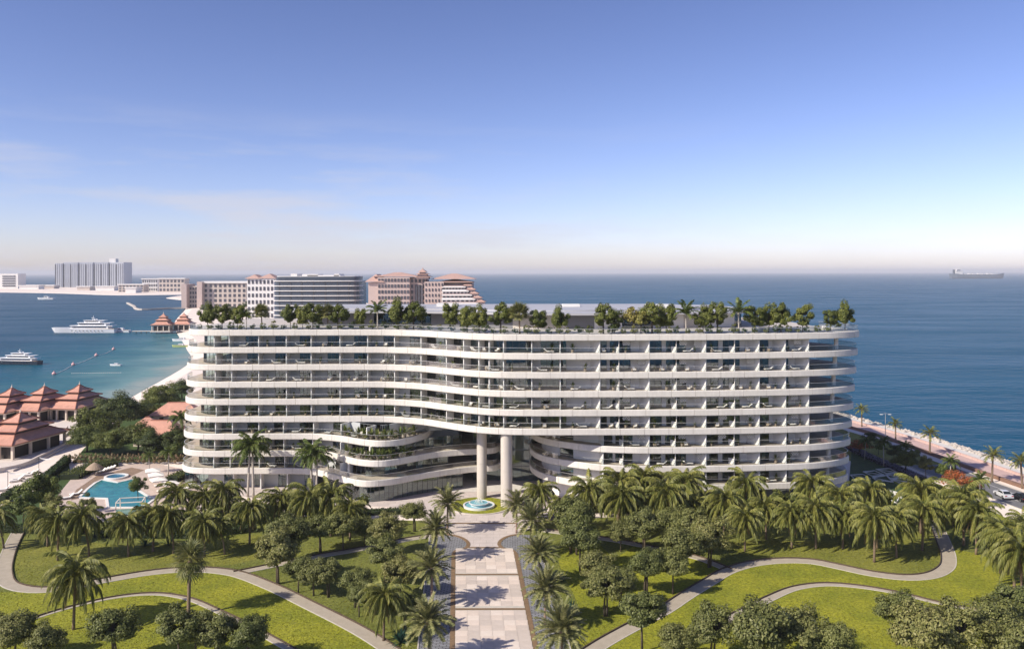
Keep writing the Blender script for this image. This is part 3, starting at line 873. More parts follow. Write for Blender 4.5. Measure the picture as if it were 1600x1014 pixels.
# ground floor of the left wing: plaster walls and recessed openings, then the curved glass lobby
g0, g1 = .05, Z[0]-BAND
xs = [-69.5,-64.5,-58.5,-52.8,-47.2,-41.6]
lg = [(x, 176.6) for x in xs]
for j, (u, v) in enumerate(zip(lg, lg[1:])):
    if j == 0: make_window(u, v, g0, g1, 5, []); continue
    MB().wall(u, seg_pts(u,v,.55), g0, g1, 0, .3).build('wall_panel', M['wallgrey'], HB)
    make_window(seg_pts(u,v,.55), v, g0, g1, 3, [(.0,.3)])
    MB().wall((v[0],174.4), (v[0],176.6), g0, g1, -.12, .12).build('dividing_wall', M['wallwhite'], HB)
ln = LINES[0,'left']; i0, i1 = at_px(ln, 500), at_px(ln, 738)
inn = offset(ln, 1.5)[i0:i1:3]
for j, (u, v) in enumerate(zip(inn, inn[1:])):
    make_window(u, v, g0, g1, 2, [])
ln = LINES[0,'right']
inn = [(14,172.5),(22,165),(36,164),(50,165.5),(60,168.5),(62,180)]
for j, (u, v) in enumerate(zip(inn, inn[1:])):
    MB().wall(u, seg_pts(u,v,.35), g0, g1, 0, .3).build('wall_panel', M['wallgrey'], HB)
    make_window(seg_pts(u,v,.35), v, g0, g1, 4, [])
# white drum walls behind the curved bands on the right of the entrance
for k in range(0, 3):
    ln = LINES[k,'right']; i1 = at_px(ln, 940)
    z0, z1 = Z[k], Z[k+1]-BAND
    dr = offset(ln, -2.0 if False else 2.4)[6:i1]
    cut = len(dr)*55//100
    MB().strip(dr[:cut:2], z0, z1, 0, .25).build('drum_wall', M['wallwhite'], HB)
    c2 = min(len(dr)-1, cut+4)
    make_window(dr[cut-1], dr[c2], z0, z1, 1, [])
    MB().strip(dr[c2::2], z0, z1, 0, .25).build('drum_wall', M['wallwhite'], HB)
dr = offset(LINES[0,'right'], 2.6)[6:at_px(LINES[0,'right'], 940)]
MB().strip(dr[::2], g0, g1, 0, .25).build('drum_wall', M['wallwhite'], HB)
# tall glazed entrance hall and two round columns
zt = Z[3]-BAND
for j in range(8):
    x0 = -8.6 + j*1.75
    ya, yb = 181.5 - .12*j, 181.5 - .12*(j+1)
    for (za, zb) in ((.05,3.2),(3.2,6.8),(6.8,zt)):
        make_window((x0,ya), (x0+1.75,yb), za, zb, 1, [])
for (cx, cyy, r) in ((-6.15,167.0,1.0),(-1.15,160.9,1.12)):
    c_ = MB()
    c_.lathe([(r,0),(r,3.45)], (cx,cyy,.05), 32)
    for q in range(1, 4):
        c_.lathe([(r-.03,0),(r-.03,.05)], (cx,cyy,3.5+(q-1)*3.5), 32)
        c_.lathe([(r,0),(r,3.45 if q < 3 else zt-10.55)], (cx,cyy,3.55+(q-1)*3.5), 32)
    c_.build('entrance_column', M['column'], HB)
# reception desk and back wall seen through the glass
MB().box(-6,2,187,188,.05,1.2).build('reception_desk', M['wallwhite'], HB)
MB().box(-9,7,194.4,194.9,.05,zt).build('hall_back_wall', M['wallwhite'], HB)
MB().box(-45,12,172,217,.034,.045).build('hall_floor', M['conc'], HB)

# lattice screens hung under the slabs of the right wing
def lattice(w, h, pitch=.46, bar=.15):
    m_ = MB(); t = .03
    n = int((w+h)/pitch)+1
    for i in range(n):
        for sg in (1,-1):
            c = i*pitch
            # line x - sg*z = const clipped to the panel
            x0, z0 = (c, 0) if c <= w else (w, c-w)
            x1, z1 = (0, c) if c <= h else (c-h, h)
            if sg < 0: x0, x1 = w-x0, w-x1
            if math.hypot(x1-x0, z1-z0) < .1: continue
            dx, dz = x1-x0, z1-z0; L_ = math.hypot(dx,dz); nx, nz = -dz/L_*bar/2, dx/L_*bar/2
            y = 0 if sg > 0 else .032
            m_.add([(x0+nx,y,z0+nz),(x0-nx,y,z0-nz),(x1-nx,y,z1-nz),(x1+nx,y,z1+nz),(x0+nx,y+t,z0+nz),(x0-nx,y+t,z0-nz),(x1-nx,y+t,z1-nz),(x1+nx,y+t,z1+nz)],
                   [(0,1,2,3),(7,6,5,4),(0,4,5,1),(1,5,6,2),(2,6,7,3),(3,7,4,0)])
    return m_
lat = lattice(2.3, 1.35).mesh('lattice_screen', M['white'])
lat2 = lattice(1.5, 1.0).mesh('lattice_screen', M['white'])
latb = MB().box(.02,2.28,.07,.10,.02,1.33).mesh('recess_shade_panel', M['frame'])  # added dark panel, paints the shade of the recess behind the lattice
latb2 = MB().box(.02,1.48,.07,.10,.02,.98).mesh('recess_shade_panel', M['frame'])
for k in range(1, 8):
    ln = LINES[k,'full' if k >= 3 else 'right']
    for j, px in enumerate((922,982,1004,1070,1096,1132,1178,1250)):
        if rb.random() < .45 or (px == 922 and k < 3): continue
        i = at_px(ln, px); p = offset(ln, 1.3)[i]
        big = px in (922,1004,1096) and k % 2
        zl = Z[k+1]-BAND-(1.37 if big else 1.02)
        o = ob('lattice_screen', lat if big else lat2, HB, (p[0]-.9, p[1], zl))
        ob('recess_shade_panel', latb if big else latb2, o, (p[0]-.9, p[1], zl))

# rooftop pavilion
RZ = Z[8]
M['pavwall'] = mat('pavilion_wall', (0.18,0.185,0.20), .7, .05, .4)  # wall colour darkened to paint in the shade under the roof overhang
pav = [(-52,192),(-46,184.5),(-34,182.5),(-20,181),(-8,177),(2,172.5),(14,171),(22,171.5),(32,174),(46,176),(52,180),(54,190)]
proof = curve(pav, 1.5)
rf = MB().prism(proof + [(52,214),(-50,216)], RZ+3.0, RZ+3.45).build('pavilion_roof', M['roofmetal'], HB)
MB().prism([(x*.86-2,y+7) for x, y in proof] + [(40,213),(-44,215)], RZ+3.45, RZ+3.75).build('upper_roof', M['roofmetal'], HB)
for (x0,x1,y0,y1,h) in ((-18,-13,198,202,.8),(31,36,190,194,.7),(12,16,196,200,.6)):
    MB().box(x0,x1,y0,y1,RZ+3.7,RZ+3.7+h).build('roof_plant_room', M['wallwhite'], HB)
pin = offset(proof, 2.6)
spec = []
for i in range(0, len(pin)-4, 4):
    u, v = pin[i], pin[i+4]; pxm = 800 + F*((u[0]+v[0])/2)/((u[1]+v[1])/2)
    if pxm < 400: kind = 'slat'
    elif pxm < 470: kind = 'slat'
    elif pxm < 590: kind = 'wall'
    elif pxm < 770: kind = 'glass' if (i//4) % 3 else 'wall'
    elif pxm < 805: kind = 'wall'
    elif pxm < 880: kind = 'lat'
    elif pxm < 910: kind = 'wall'
    elif pxm < 935: kind = 'lat'
    else: kind = ('white','glass','white','lat')[(i//4) % 4]
    if kind in ('wall','white'):
        MB().wall(u, v, RZ, RZ+3.0, 0, .25).build('pavilion_wall', M['pavwall'] if kind == 'wall' else M['wallwhite'], HB)
    elif kind == 'glass': make_window(u, v, RZ, RZ+3.0, 3, [])
    elif kind == 'slat':
        make_window(u, v, RZ, RZ+3.0, 2, [])
        for q in range(6):
            a = seg_pts(u, v, q/6); b = seg_pts(u, v, q/6+.03)
            MB().wall(a, b, RZ, RZ+3.0, -.5, -.3).build('pavilion_fin', M['white'], HB)
    else:
        w_ = math.hypot(v[0]-u[0], v[1]-u[1]); o = lattice(w_, 2.9, .5, .16).build('lattice_screen', M['white'], HB, (u[0],u[1],RZ))
        o.rotation_euler.z = math.atan2(v[1]-u[1], v[0]-u[0])
        MB().wall(u, v, RZ, RZ+3.0, 1.2, 1.4).build('pavilion_wall', M['dark'], HB)
core([(p[0]*.97,p[1]+1.6) for p in offset(proof, 4.5)[::2]] + [(50,213),(-46,214)], RZ, RZ+3.0, 'dark')  # inner block coloured dark for the same painted overhang shade
# planter wall and terrace at the right end of the roof
plr = offset(LINES[8,'full'], 6.5)
i0, i1 = at_px(LINES[8,'full'], 1200), at_px(LINES[8,'full'], 1330)
MB().strip(plr[i0:i1], RZ, RZ+.8, 0, .3).build('planter_wall', M['wallwhite'], HB)
# low planters with ground cover behind the roof edge

# ------------------------------------------------------------------ plants: shared meshes
def crown_mesh(name, seed, rx, rz, n, leaf, m, clumps=34, flat=.35, hollow=.45):
    """many leaf-sized faces gathered in uneven clumps"""
    g = np.random.default_rng(seed)
    d = g.normal(size=(clumps,3)); d /= np.linalg.norm(d,axis=1)[:,None]
    rad = hollow + (1-hollow)*g.random(clumps)**.6
    lob = 1 + .16*np.sin(3*np.arctan2(d[:,1],d[:,0]) + seed) + .12*g.normal(size=clumps)
    cc = d*(rad*lob)[:,None]
    cc[:,2] = np.where(cc[:,2] < -flat, -flat + .25*(cc[:,2]+flat), cc[:,2])
    cr = (.26 + .16*g.random(clumps))
    ci = g.integers(0, clumps, n)
    q = g.normal(size=(n,3)); q /= np.linalg.norm(q,axis=1)[:,None]
    q[:,2] = np.where(q[:,2] < 0, q[:,2]*.55, q[:,2])
    pos = cc[ci] + q*(cr[ci]*(.55+.5*g.random(n)))[:,None]
    pos = pos*np.array([rx,rx,rz])
    nrm = q*.8 + d[ci]*.45 + g.normal(size=(n,3))*.42 + np.array([0,0,.3]); nrm /= np.linalg.norm(nrm,axis=1)[:,None]
    t = np.cross(nrm, g.normal(size=(n,3))); t /= np.linalg.norm(t,axis=1)[:,None]
    b = np.cross(nrm, t)
    L = leaf*(.7+.7*g.random(n))[:,None]; Wd = L*.55
    v = np.stack([pos - t*L, pos + b*Wd, pos + t*L, pos - b*Wd], 1).reshape(-1,3)
    return npmesh(name, v, np.arange(4*n).reshape(-1,4), m), cc*np.array([rx,rx,rz])

def tree_proto(seed, height, rx, rz, n, leaf, m, stems=1, trunk_r=.13, bark='bark', clumps=34, flat=.35):
    cm_, cc = crown_mesh('crown', seed, rx, rz, n, leaf, m, clumps, flat)
    zc = height - rz*.95
    rg = random.Random(seed)
    t = MB()
    for s_ in range(stems):
        a0 = rg.random()*6.28; b0 = .0 if stems == 1 else .18
        bx, by = b0*math.cos(a0), b0*math.sin(a0); tx, ty = rg.uniform(-.25,.25)*rx*.6, rg.uniform(-.25,.25)*rx*.6
        t.tube([(bx,by,-.1),(bx+tx*.3,by+ty*.3,zc*.45),(tx,ty,zc*.85),(tx*1.2,ty*1.2,zc+rz*.3)], [trunk_r*1.25,trunk_r,trunk_r*.75,trunk_r*.35], 7)
        for j in range(0, len(cc), max(1, len(cc)//(7 if stems == 1 else 4))):
            c = cc[j]
            t.tube([(tx*.8,ty*.8,zc*.7),(tx*.5+c[0]*.45,ty*.5+c[1]*.45,zc*.8+c[2]*.35+rz*.1),(c[0]*.9,c[1]*.9,zc+c[2]*.8)], [trunk_r*.55,trunk_r*.35,trunk_r*.12], 5)
    return t.mesh('trunk', M[bark], True), cm_, zc

def frond_mesh(seed, L, elev, droop, pairs, leaf, w, m, lift=.25, hang=.35, curl=1.3, fwd=.75, lat=.75):
    """pinnate palm leaf: rachis in the XZ plane, leaflets on both sides"""
    g = np.random.default_rng(seed)
    n = 26
    s_ = np.linspace(0,1,n); th = elev - droop*s_**curl
    x = np.concatenate([[0], np.cumsum(np.cos(th[:-1])*L/(n-1))]); z = np.concatenate([[0], np.cumsum(np.sin(th[:-1])*L/(n-1))])
    V = []; Q = []
    def quad(a, b, c, d):
        k = len(V); V.extend([a,b,c,d]); Q.append([k,k+1,k+2,k+3])
    for i in range(0, n-1, 3):                                    # rachis
        j = min(i+3, n-1); r0 = .045*(1-.8*s_[i])*L/3.5; r1 = .045*(1-.8*s_[j])*L/3.5
        quad((x[i],-r0,z[i]),(x[j],-r1,z[j]),(x[j],r1,z[j]),(x[i],r0,z[i]))
    for p in range(pairs):
        s0 = .12 + .88*(p+.5*g.random())/pairs
        i = min(n-2, int(s0*(n-1))); f = s0*(n-1)-i
        px, pz = x[i]+(x[i+1]-x[i])*f, z[i]+(z[i+1]-z[i])*f
        tx, tz = math.cos(th[i]), math.sin(th[i])
        ll = leaf*(.45+.55*math.sin(math.pi*min(1,(s0*.85+.12))))*(.85+.3*g.random())
        for sg in (-1,1):
            fd = fwd*(.8+.4*g.random()); lat_ = sg*(lat+.2*g.random()); up = lift - hang*s0 + .18*g.normal()
            d = np.array([tx*fd - tz*up*.3, lat_, tz*fd + up]); d /= np.linalg.norm(d)
            b0 = np.array([px,0,pz]); ww = np.array([tx,0,tz])*w
            mid = b0 + d*ll*.55; tip = b0 + d*ll + np.array([0,0,-hang*ll*.5])
            a_, b_ = b0-ww*.5, b0+ww*.5
            quad(tuple(a_),tuple(b_),tuple(mid+ww*.55),tuple(mid-ww*.55))
            k = len(V); V.append(tuple(tip+ww*.12)); V.append(tuple(tip-ww*.12)); Q.append([k-1,k-2,k,k+1])
    return npmesh('frond', np.array(V), np.array(Q), m)

def palm_trunk(h, r0, r1, m, lean=0.0, n=9, boot=True):
    t = MB()
    pts = [(lean*(z*z), 0, z*h) for z in np.linspace(0,1,8)]
    pts[0] = (0,0,-.15)
    rad = [r0*1.25] + list(np.linspace(r0, r1, 7))
    t.tube(pts, rad, n)
    if boot: t.tube([(lean,0,h-.55),(lean,0,h-.15),(lean,0,h+.25)], [r1*1.05,r1*1.75,r1*.8], n)
    return t.mesh('trunk', m, True)

PALMS = {}
def palm_proto(key, h, r0, r1, tm, classes, lean=0.0):
    """classes: list of (mesh list, count, pitch jitter)"""
    PALMS[key] = (h, lean, palm_trunk(h, r0, r1, tm, lean), classes)
L_ = M['palmleaf']
def fset(seed, L, spec, pairs, leaf, w, m, **kw):
    out = []
    for q, (el, dr, cnt) in enumerate(spec):
        out.append(([frond_mesh(seed*50+q*3+v, L*(.95+.07*v), R(el+5*v), R(dr), pairs, leaf, w, m, **kw) for v in range(2)], cnt))
    return out
droop = [(84,110,6),(66,128,9),(46,130,11),(24,118,11),(2,95,10),(-22,62,7)]
palm_proto('droop', 4.9, .15, .12, M['trunk'], fset(1, 3.9, droop, 46, .62, .085, L_, hang=.75, lift=.0, curl=1.1, lat=.5, fwd=.9))
PALMS['droop'][3].append(([frond_mesh(77+v, 2.9, R(-48-8*v), R(35), 30, .5, .08, M['deadleaf'], hang=.6, lift=0, lat=.45) for v in range(2)], 5))
palm_proto('droop_lean', 4.9, .14, .11, M['trunk'], fset(2, 3.7, droop, 46, .6, .085, L_, hang=.75, lift=.0, curl=1.1, lat=.5, fwd=.9), lean=-.9)
date = [(82,35,8),(62,50,12),(40,55,13),(16,58,13),(-8,48,9),(-28,30,5)]
palm_proto('date', 5.0, .17, .15, M['trunkpink'], fset(3, 3.15, date, 40, .52, .085, M['dateleaf'], hang=.1, lift=.3, curl=1.5))
royal = [(78,75,5),(56,98,7),(32,105,7),(8,90,6)]
palm_proto('royal', 9.6, .26, .17, M['royal'], fset(4, 4.6, royal, 44, .9, .11, M['royalleaf'], hang=.6, lift=.1))
arch = [(80,55,4),(56,75,6),(32,85,5)]
palm_proto('arch', 2.9, .13, .10, M['royal'], fset(5, 2.7, arch, 30, .6, .10, M['royalleaf'], hang=.5, lift=.1))
prom_ = [(75,60,5),(48,75,8),(22,80,8),(-4,60,5)]
palm_proto('coast', 6.0, .26, .2, M['trunk'], fset(6, 3.0, prom_, 26, .6, .09, M['palmleaf'], hang=.35, lift=.15))

def fan_mesh(seed, L, elev, m):
    """palmate leaf: a stalk and a disc of narrow blades"""
    g = np.random.default_rng(seed); V = []; Q = []
    ca, sa = math.cos(elev), math.sin(elev)
    def T(x, y, z): return (x*ca - z*sa, y, x*sa + z*ca)
    def quad(*p):
        k = len(V); V.extend(p); Q.append([k,k+1,k+2,k+3])
    st = L*.5
    quad(T(0,-.025,0),T(st,-.02,0),T(st,.02,0),T(0,.025,0))
    for i in range(22):
        a = -2.3 + 4.6*i/21; ll = L*.55*(.85+.3*g.random()); w = .07
        dx, dy = math.cos(a), math.sin(a); zd = -.12 - .1*abs(a) + .05*g.normal()
        p0 = (st,0,0); m1 = (st+dx*ll*.6, dy*ll*.6, zd*.3*ll); t1 = (st+dx*ll, dy*ll, zd*ll*1.6)
        nx, ny = -dy*w, dx*w
        quad(T(p0[0]-nx*.2,p0[1]-ny*.2,0),T(p0[0]+nx*.2,p0[1]+ny*.2,0),T(m1[0]+nx,m1[1]+ny,m1[2]),T(m1[0]-nx,m1[1]-ny,m1[2]))
        k = len(V); V.append(T(t1[0],t1[1]-.01,t1[2])); V.append(T(t1[0],t1[1]+.01,t1[2])); Q.append([k-1,k-2,k+1,k])
    return npmesh('fan_leaf', np.array(V), np.array(Q), m)
def fan_set(seed, L, spec): return [([fan_mesh(seed+q*2+v, L, R(e+8*v), M['fanleaf']) for v in range(2)], c) for q, (e, c) in enumerate(spec)]
PALMS['fan'] = (7.2, 0, palm_trunk(7.2, .24, .2, M['trunk']), fan_set(70, 2.7, [(75,4),(48,6),(22,7),(-6,7),(-34,6),(-60,5)]))
PALMS['rooffan'] = (3.9, 0, palm_trunk(3.9, .14, .12, M['trunk']), fan_set(90, 2.3, [(78,6),(52,9),(26,10),(0,9),(-28,6)]))

def place_palm(key, name, loc, label, cat, group, scale=1.0, rz=None, seed=0, leafname='frond'):
    h, lean, tmesh, classes = PALMS[key]
    rg = random.Random(seed*7+13)
    root = thing(name, label, cat, loc, group)
    root.rotation_euler.z = rg.random()*6.28 if rz is None else rz
    root.scale = (scale,scale,scale*rg.uniform(.93,1.08))
    root.rotation_euler.x = rg.uniform(-.05,.05); root.rotation_euler.y = rg.uniform(-.05,.05)
    def child(nm, me, l, rot=(0,0,0), sc=1.0):
        o = bpy.data.objects.new(nm, me); C.objects.link(o); o.parent = root; o.location = l; o.rotation_euler = rot; o.scale = (sc,)*3
    child('trunk', tmesh, (0,0,0))
    a = rg.random()*6.28
    for meshes, cnt in classes:
        a += 1.1
        for i in range(cnt):
            az = a + 2*math.pi*i/cnt + rg.uniform(-.22,.22)
            child(leafname, meshes[rg.randrange(len(meshes))], (lean+.08*math.cos(az), .08*math.sin(az), h+rg.uniform(-.12,.12)), (rg.uniform(-.15,.15), rg.uniform(-.1,.1), az), rg.uniform(.86,1.1))
    return root

TREES = {}
def place_tree(key, name, loc, label, cat, group=None, scale=1.0, seed=0, sx=1.0):
    ps = TREES[key]; tm, cm_, zc = ps[seed % len(ps)]
    rg = random.Random(seed*3+1)
    root = thing(name, label, cat, loc, group)
    root.rotation_euler.z = rg.random()*6.28
    root.scale = (scale*sx*rg.uniform(.94,1.06), scale*sx*rg.uniform(.94,1.06), scale)
    for nm, me, z in (('trunk', tm, 0), ('crown', cm_, zc)):
        o = bpy.data.objects.new(nm, me); C.objects.link(o); o.parent = root; o.location = (0,0,z)
    return root
TREES['olive'] = [tree_proto(100+i, 6.0+.3*i, 2.5, 2.1, 13000, .13, M['olive' if i < 2 else 'olive2'], stems=1+i%3, clumps=(55,42,60,38)[i]) for i in range(4)]
TREES['roof'] = [tree_proto(120+i, 5.0, 1.8, 2.1, 7000, .13, M['roofleaf'], stems=1+i%2, trunk_r=.08, clumps=30, flat=.6) for i in range(4)]
TREES['big'] = [tree_proto(140+i, 10.5, 6.4, 4.3, 20000, .24, M[('green','roofleaf','dkgreen')[i]], trunk_r=.35, clumps=60, flat=.3) for i in range(3)]
TREES['mid'] = [tree_proto(160+i, 7.5, 3.4, 2.8, 9000, .18, M[('green','dkgreen')[i]], trunk_r=.18, clumps=36) for i in range(2)]
TREES['light'] = [tree_proto(170+i, 6.5, 2.3, 2.4, 7000, .14, M['olive' if i else 'royalleaf'], trunk_r=.1, clumps=30) for i in range(2)]
TREES['flame'] = [tree_proto(180, 6.0, 4.2, 2.0, 3400, .2, M['orange'], trunk_r=.2, clumps=40, flat=.2)]
TREES['shrub'] = [tree_proto(190+i, 1.4, .8, .75, 500, .11, M[('hedge','green','olive')[i]], trunk_r=.04, clumps=14) for i in range(3)]
TREES['bush'] = [tree_proto(195+i, 2.6, 2.1, 1.5, 3500, .14, M['dkgreen' if i else 'green'], stems=2, trunk_r=.06, clumps=20) for i in range(2)]
TREES['drygrass'] = [tree_proto(200, 2.6, .75, 1.35, 500, .16, M['drygrass'], trunk_r=.05, clumps=12)]
TREES['yellow'] = [tree_proto(205, 5.2, 2.0, 1.9, 1500, .22, M['yellowleaf'], stems=3, trunk_r=.07, clumps=24)]

def spiky(seed, n, L, m, w=.07):
    g = np.random.default_rng(seed); V = []; Q = []
    for i in range(n):
        az = g.random()*6.28; el = R(15+65*g.random()); l2 = L*(.7+.5*g.random())
        d = np.array([math.cos(az)*math.cos(el), math.sin(az)*math.cos(el), math.sin(el)]); p = np.array([-math.sin(az), math.cos(az), 0])*w
        m1 = d*l2*.55; t1 = d*l2 + np.array([0,0,-.18*l2*math.cos(el)])
        k = len(V); V.extend([-p*.6, p*.6, m1+p, m1-p, t1+p*.1, t1-p*.1]); Q.extend([[k,k+1,k+2,k+3],[k+3,k+2,k+4,k+5]])
    return npmesh('leaves', np.array(V), np.array(Q), m)
AGAVE = spiky(1, 34, 1.7, M['agave'], .09)
POTPLANT = spiky(2, 22, .8, M['royalleaf'], .05)

def leafbox(name, seed, line, w, h, m, density=55, leaf=.16, base=None):
    """clipped hedge: leaf faces over a box that follows a ground line"""
    g = np.random.default_rng(seed)
    pos, nr = [], []
    for a, b in zip(line, line[1:]):
        a = np.array(a); b = np.array(b); L = np.linalg.norm(b-a); d = (b-a)/L; n_ = np.array([-d[1], d[0]])
        cnt = int(L*density*(w+2*h)/2)
        s_ = g.random(cnt)*L; u = g.random(cnt)*(w+2*h)
        off = np.where(u < h, -w/2, np.where(u > h+w, w/2, u-h-w/2)); zz = np.where(u < h, u, np.where(u > h+w, u-h-w, h))
        off = off + g.normal(size=cnt)*.07; zz = zz + g.normal(size=cnt)*.07
        p = a[None,:] + d[None,:]*s_[:,None] + n_[None,:]*off[:,None]
        pos.append(np.column_stack([p, np.maximum(zz,.05)]))
    pos = np.concatenate(pos); n = len(pos)
    nrm = g.normal(size=(n,3)) + np.array([0,0,.6]); nrm /= np.linalg.norm(nrm,axis=1)[:,None]
    t = np.cross(nrm, g.normal(size=(n,3))); t /= np.linalg.norm(t,axis=1)[:,None]; b = np.cross(nrm,t)
    v = np.stack([pos-t*leaf, pos+b*leaf*.6, pos+t*leaf, pos-b*leaf*.6],1).reshape(-1,3)
    return npmesh(name, v, np.arange(4*n).reshape(-1,4), m)
M['soil'] = mat('hedge_core', (0.02,0.03,0.012), .95, .2, 2)
def hedge(name, line, w, h, m, label, group=None, cat='hedge', seed=1, **kw):
    root = thing(name, label, cat, (line[0][0],line[0][1],0), group)
    rel = [(p[0]-line[0][0], p[1]-line[0][1]) for p in line]
    for nm, me in (('leaves', leafbox('leaves', seed, rel, w, h, m, **kw)), ('branches', MB().strip(rel, .02, h*.9, -w*.42, w*.42).mesh('branches', M['soil']))):
        o = bpy.data.objects.new(nm, me); C.objects.link(o); o.parent = root
    return root

# ------------------------------------------------------------------ palms and trees where the photograph shows them
def by_crown(px, py, h):
    d = (H-h)*F/(py-HY)
    return Vector(((px-800)*d/F, d, .02))
sd = 0
# rows of date palms along the drive
for side, rows in (('left', [(698,786,1.0),(681,827,1.0),(675,887,1.03),(671,966,1.03)]), ('right', [(806,786,1.0),(829,816,1.05),(843,860,1.0),(850,914,1.05),(877,988,1.08)])):
    for j, (px, py, sc) in enumerate(rows):
        sd += 1
        place_palm('date', 'date_palm', by_crown(px, py, 5.2*sc), f'spiky grey-green date palm in {side} row beside the drive, {ORD[j]} from the fountain', 'palm tree', 'date palms lining the drive', sc, None, sd)
# belts of drooping palms before the two wings
LB = [(5,806,1.0,1),(73,806,.95,1),(89,823,1.0,0),(138,816,1.08,1),(200,818,1.0,0),(238,806,1.1,0),(270,814,1.0,1),(275,774,1.05,0),(317,780,.9,0),(346,769,1.12,0),(319,821,.95,0),(350,821,.88,1),(389,796,1.1,0),
      (435,785,1.05,0),(482,779,1.25,0),(516,783,1.15,0),(546,796,1.0,0)]
LBs = sorted(range(len(LB)), key=lambda i: LB[i][0])
for q, i in enumerate(LBs):
    px, py, sc, ln_ = LB[i]; sd += 1
    k = 'droop_lean' if ln_ else 'droop'
    place_palm(k, 'drooping_palm', by_crown(px, py+2, 4.5*sc*1.1), f'drooping green palm in the belt left of the drive, {ORD[q]} from the left edge', 'palm tree', 'palms before the left wing', sc*1.1, rz=(.3*math.sin(sd*2.1) if ln_ else None), seed=sd)
RB = [(842,775,1.0),(877,790,.85),(920,775,1.2),(969,759,1.2),(1009,758,1.15),(975,781,1.25),(1041,781,1.25),(1070,759,1.2),(1088,790,.95),(1130,787,1.15),(1164,765,1.1),(1196,795,1.0),(1163,814,.95),(1236,804,1.08),(1265,761,1.15),(1274,801,1.15),(1314,781,1.2),(1316,808,1.0),(1359,774,1.05),(1365,823,1.08),(1400,821,1.0),(1438,776,1.25),(1440,806,1.1),(1505,792,1.25),(1524,812,1.1),(1562,835,1.15),(1584,857,1.2),(1604,830,1.1),(1596,876,1.1)]
for q, i in enumerate(sorted(range(len(RB)), key=lambda i: RB[i][0])):
    px, py, sc = RB[i]; sd += 1
    place_palm('droop', 'drooping_palm', by_crown(px, py+2, 4.5*sc*1.12), f'drooping green palm in the belt right of the drive, {ORD[q]} from the drive side', 'palm tree', 'palms before the right wing', sc*1.12, None, sd)
# single palms
place_palm('droop', 'drooping_palm', G(113.5,982), 'tall lone palm with drooping crown on the bright lawn at far left', 'palm tree', None, 1.25, None, 301)
place_palm('fan', 'fan_palm', G(293,962), 'lone fan palm with thick trunk where the lower left path bends', 'palm tree', None, 1.0, None, 302, 'fan_leaf')
place_palm('droop', 'drooping_palm', by_crown(598,942,4.6), 'bushy drooping palm at the front of the grove left of the drive', 'palm tree', None, 1.0, None, 303)
place_palm('royal', 'royal_palm', G(386,775), 'tall royal palm, left trunk of the left pair before the left wing', 'palm tree', 'royal palms', .95, None, 304)
place_palm('royal', 'royal_palm', G(395,777), 'tall royal palm, right trunk of the left pair before the left wing', 'palm tree', 'royal palms', 1.02, None, 305)
place_palm('royal', 'royal_palm', G(487,780), 'tall royal palm, left trunk of the right pair before the left wing', 'palm tree', 'royal palms', .9, None, 306)
place_palm('royal', 'royal_palm', G(493,781), 'tall royal palm, right trunk of the right pair before the left wing', 'palm tree', 'royal palms', .86, None, 307)
for j, (px, py, sc) in enumerate(((1346,668,.9),(1399,690,.85),(1452,712,1.0),(1549,755,.95),(1597,765,.95))):
    place_palm('coast', 'coast_palm', G(px,py), f'palm standing along the pink promenade, {ORD[j]} from the hotel', 'palm tree', 'promenade palms', sc*.92, None, 310+j)
for j, (px, py, sc, lab) in enumerate(((1530,795,.8,'arching palm beside the orange flame tree near the road'),(1380,730,.85,'arching palm left of the dark round tree in the right garden'),(1350,720,.7,'small arching palm nearest the right end of the hotel'),(1483,760,.8,'arching palm between the round trees and the promenade wall'),(1415,735,.8,'arching palm behind the dark round tree in the right garden'))):
    place_palm('royal', 'garden_palm', G(px,py), lab, 'palm tree', None, sc*.62, None, 320+j)
for j, (px, py, lab) in enumerate(((233,738,'short leafy palm at the back of the pool terrace, left of its twin'),(262,742,'taller leafy palm at the back of the pool terrace, beside the hotel'),(283,700,'slim palm against the left corner of the hotel'))):
    place_palm('royal', 'terrace_palm', G(px,py), lab, 'palm tree', None, (.42,.55,.75)[j], None, 330+j)

def grove(name, lst, group, text, h=4.1, key='olive', base=400):
    for q, i in enumerate(sorted(range(len(lst)), key=lambda i: lst[i][0])):
        px, py, w = lst[i]
        d = (H-h)*F/(py-HY); sc = w/F*d/4.9
        p = Vector(((px-800)*d/F, d, .02))
        # crown centre height scales with the tree
        d = (H-4.0*sc)*F/(py-HY); p = Vector(((px-800)*d/F, d, .02))
        place_tree(key, name, p, text.format(ORD[q]), 'tree', group, sc, base+i)
grove('olive_tree', [(450,832,58),(432,862,60),(500,828,42),(535,826,42),(569,823,36),(603,828,46),(647,803,34),(465,893,40),(489,895,44),(512,897,44),(555,912,46),(600,872,52),(625,893,50),(578,930,40),(632,950,44),(560,935,36)],
      'grove left of the drive', 'round olive-green tree in the grove left of the drive, {} from the left', base=400)
grove('olive_tree', [(891,813,60),(905,848,56),(969,832,38),(1005,824,50),(1043,822,50),(1077,827,50),(1062,853,56),(1108,843,54),(1008,886,52),(1050,890,48),(929,886,52),(945,918,56),(968,912,46),(1002,965,66),(1053,1000,52),(1112,985,66),(900,835,40)],
      'grove right of the drive', 'round olive-green tree in the grove right of the drive, {} from the left', base=430)
grove('olive_tree', [(22,985,62),(70,1003,52),(178,985,62),(278,990,64),(305,982,56),(338,990,58),(386,994,56)], 'trees along the lower left edge', 'dark bushy tree at the lower left edge of the picture, {} from the left', base=460)
grove('grey_shrub_tree', [(1190,985,84),(1250,990,66),(1305,1004,60),(1400,962,58),(1438,985,84),(1492,990,80),(1545,978,76),(1595,960,70),(1580,1000,74)], 'trees along the lower right edge', 'dense grey-green tree at the lower right edge of the picture, {} from the left', base=480)
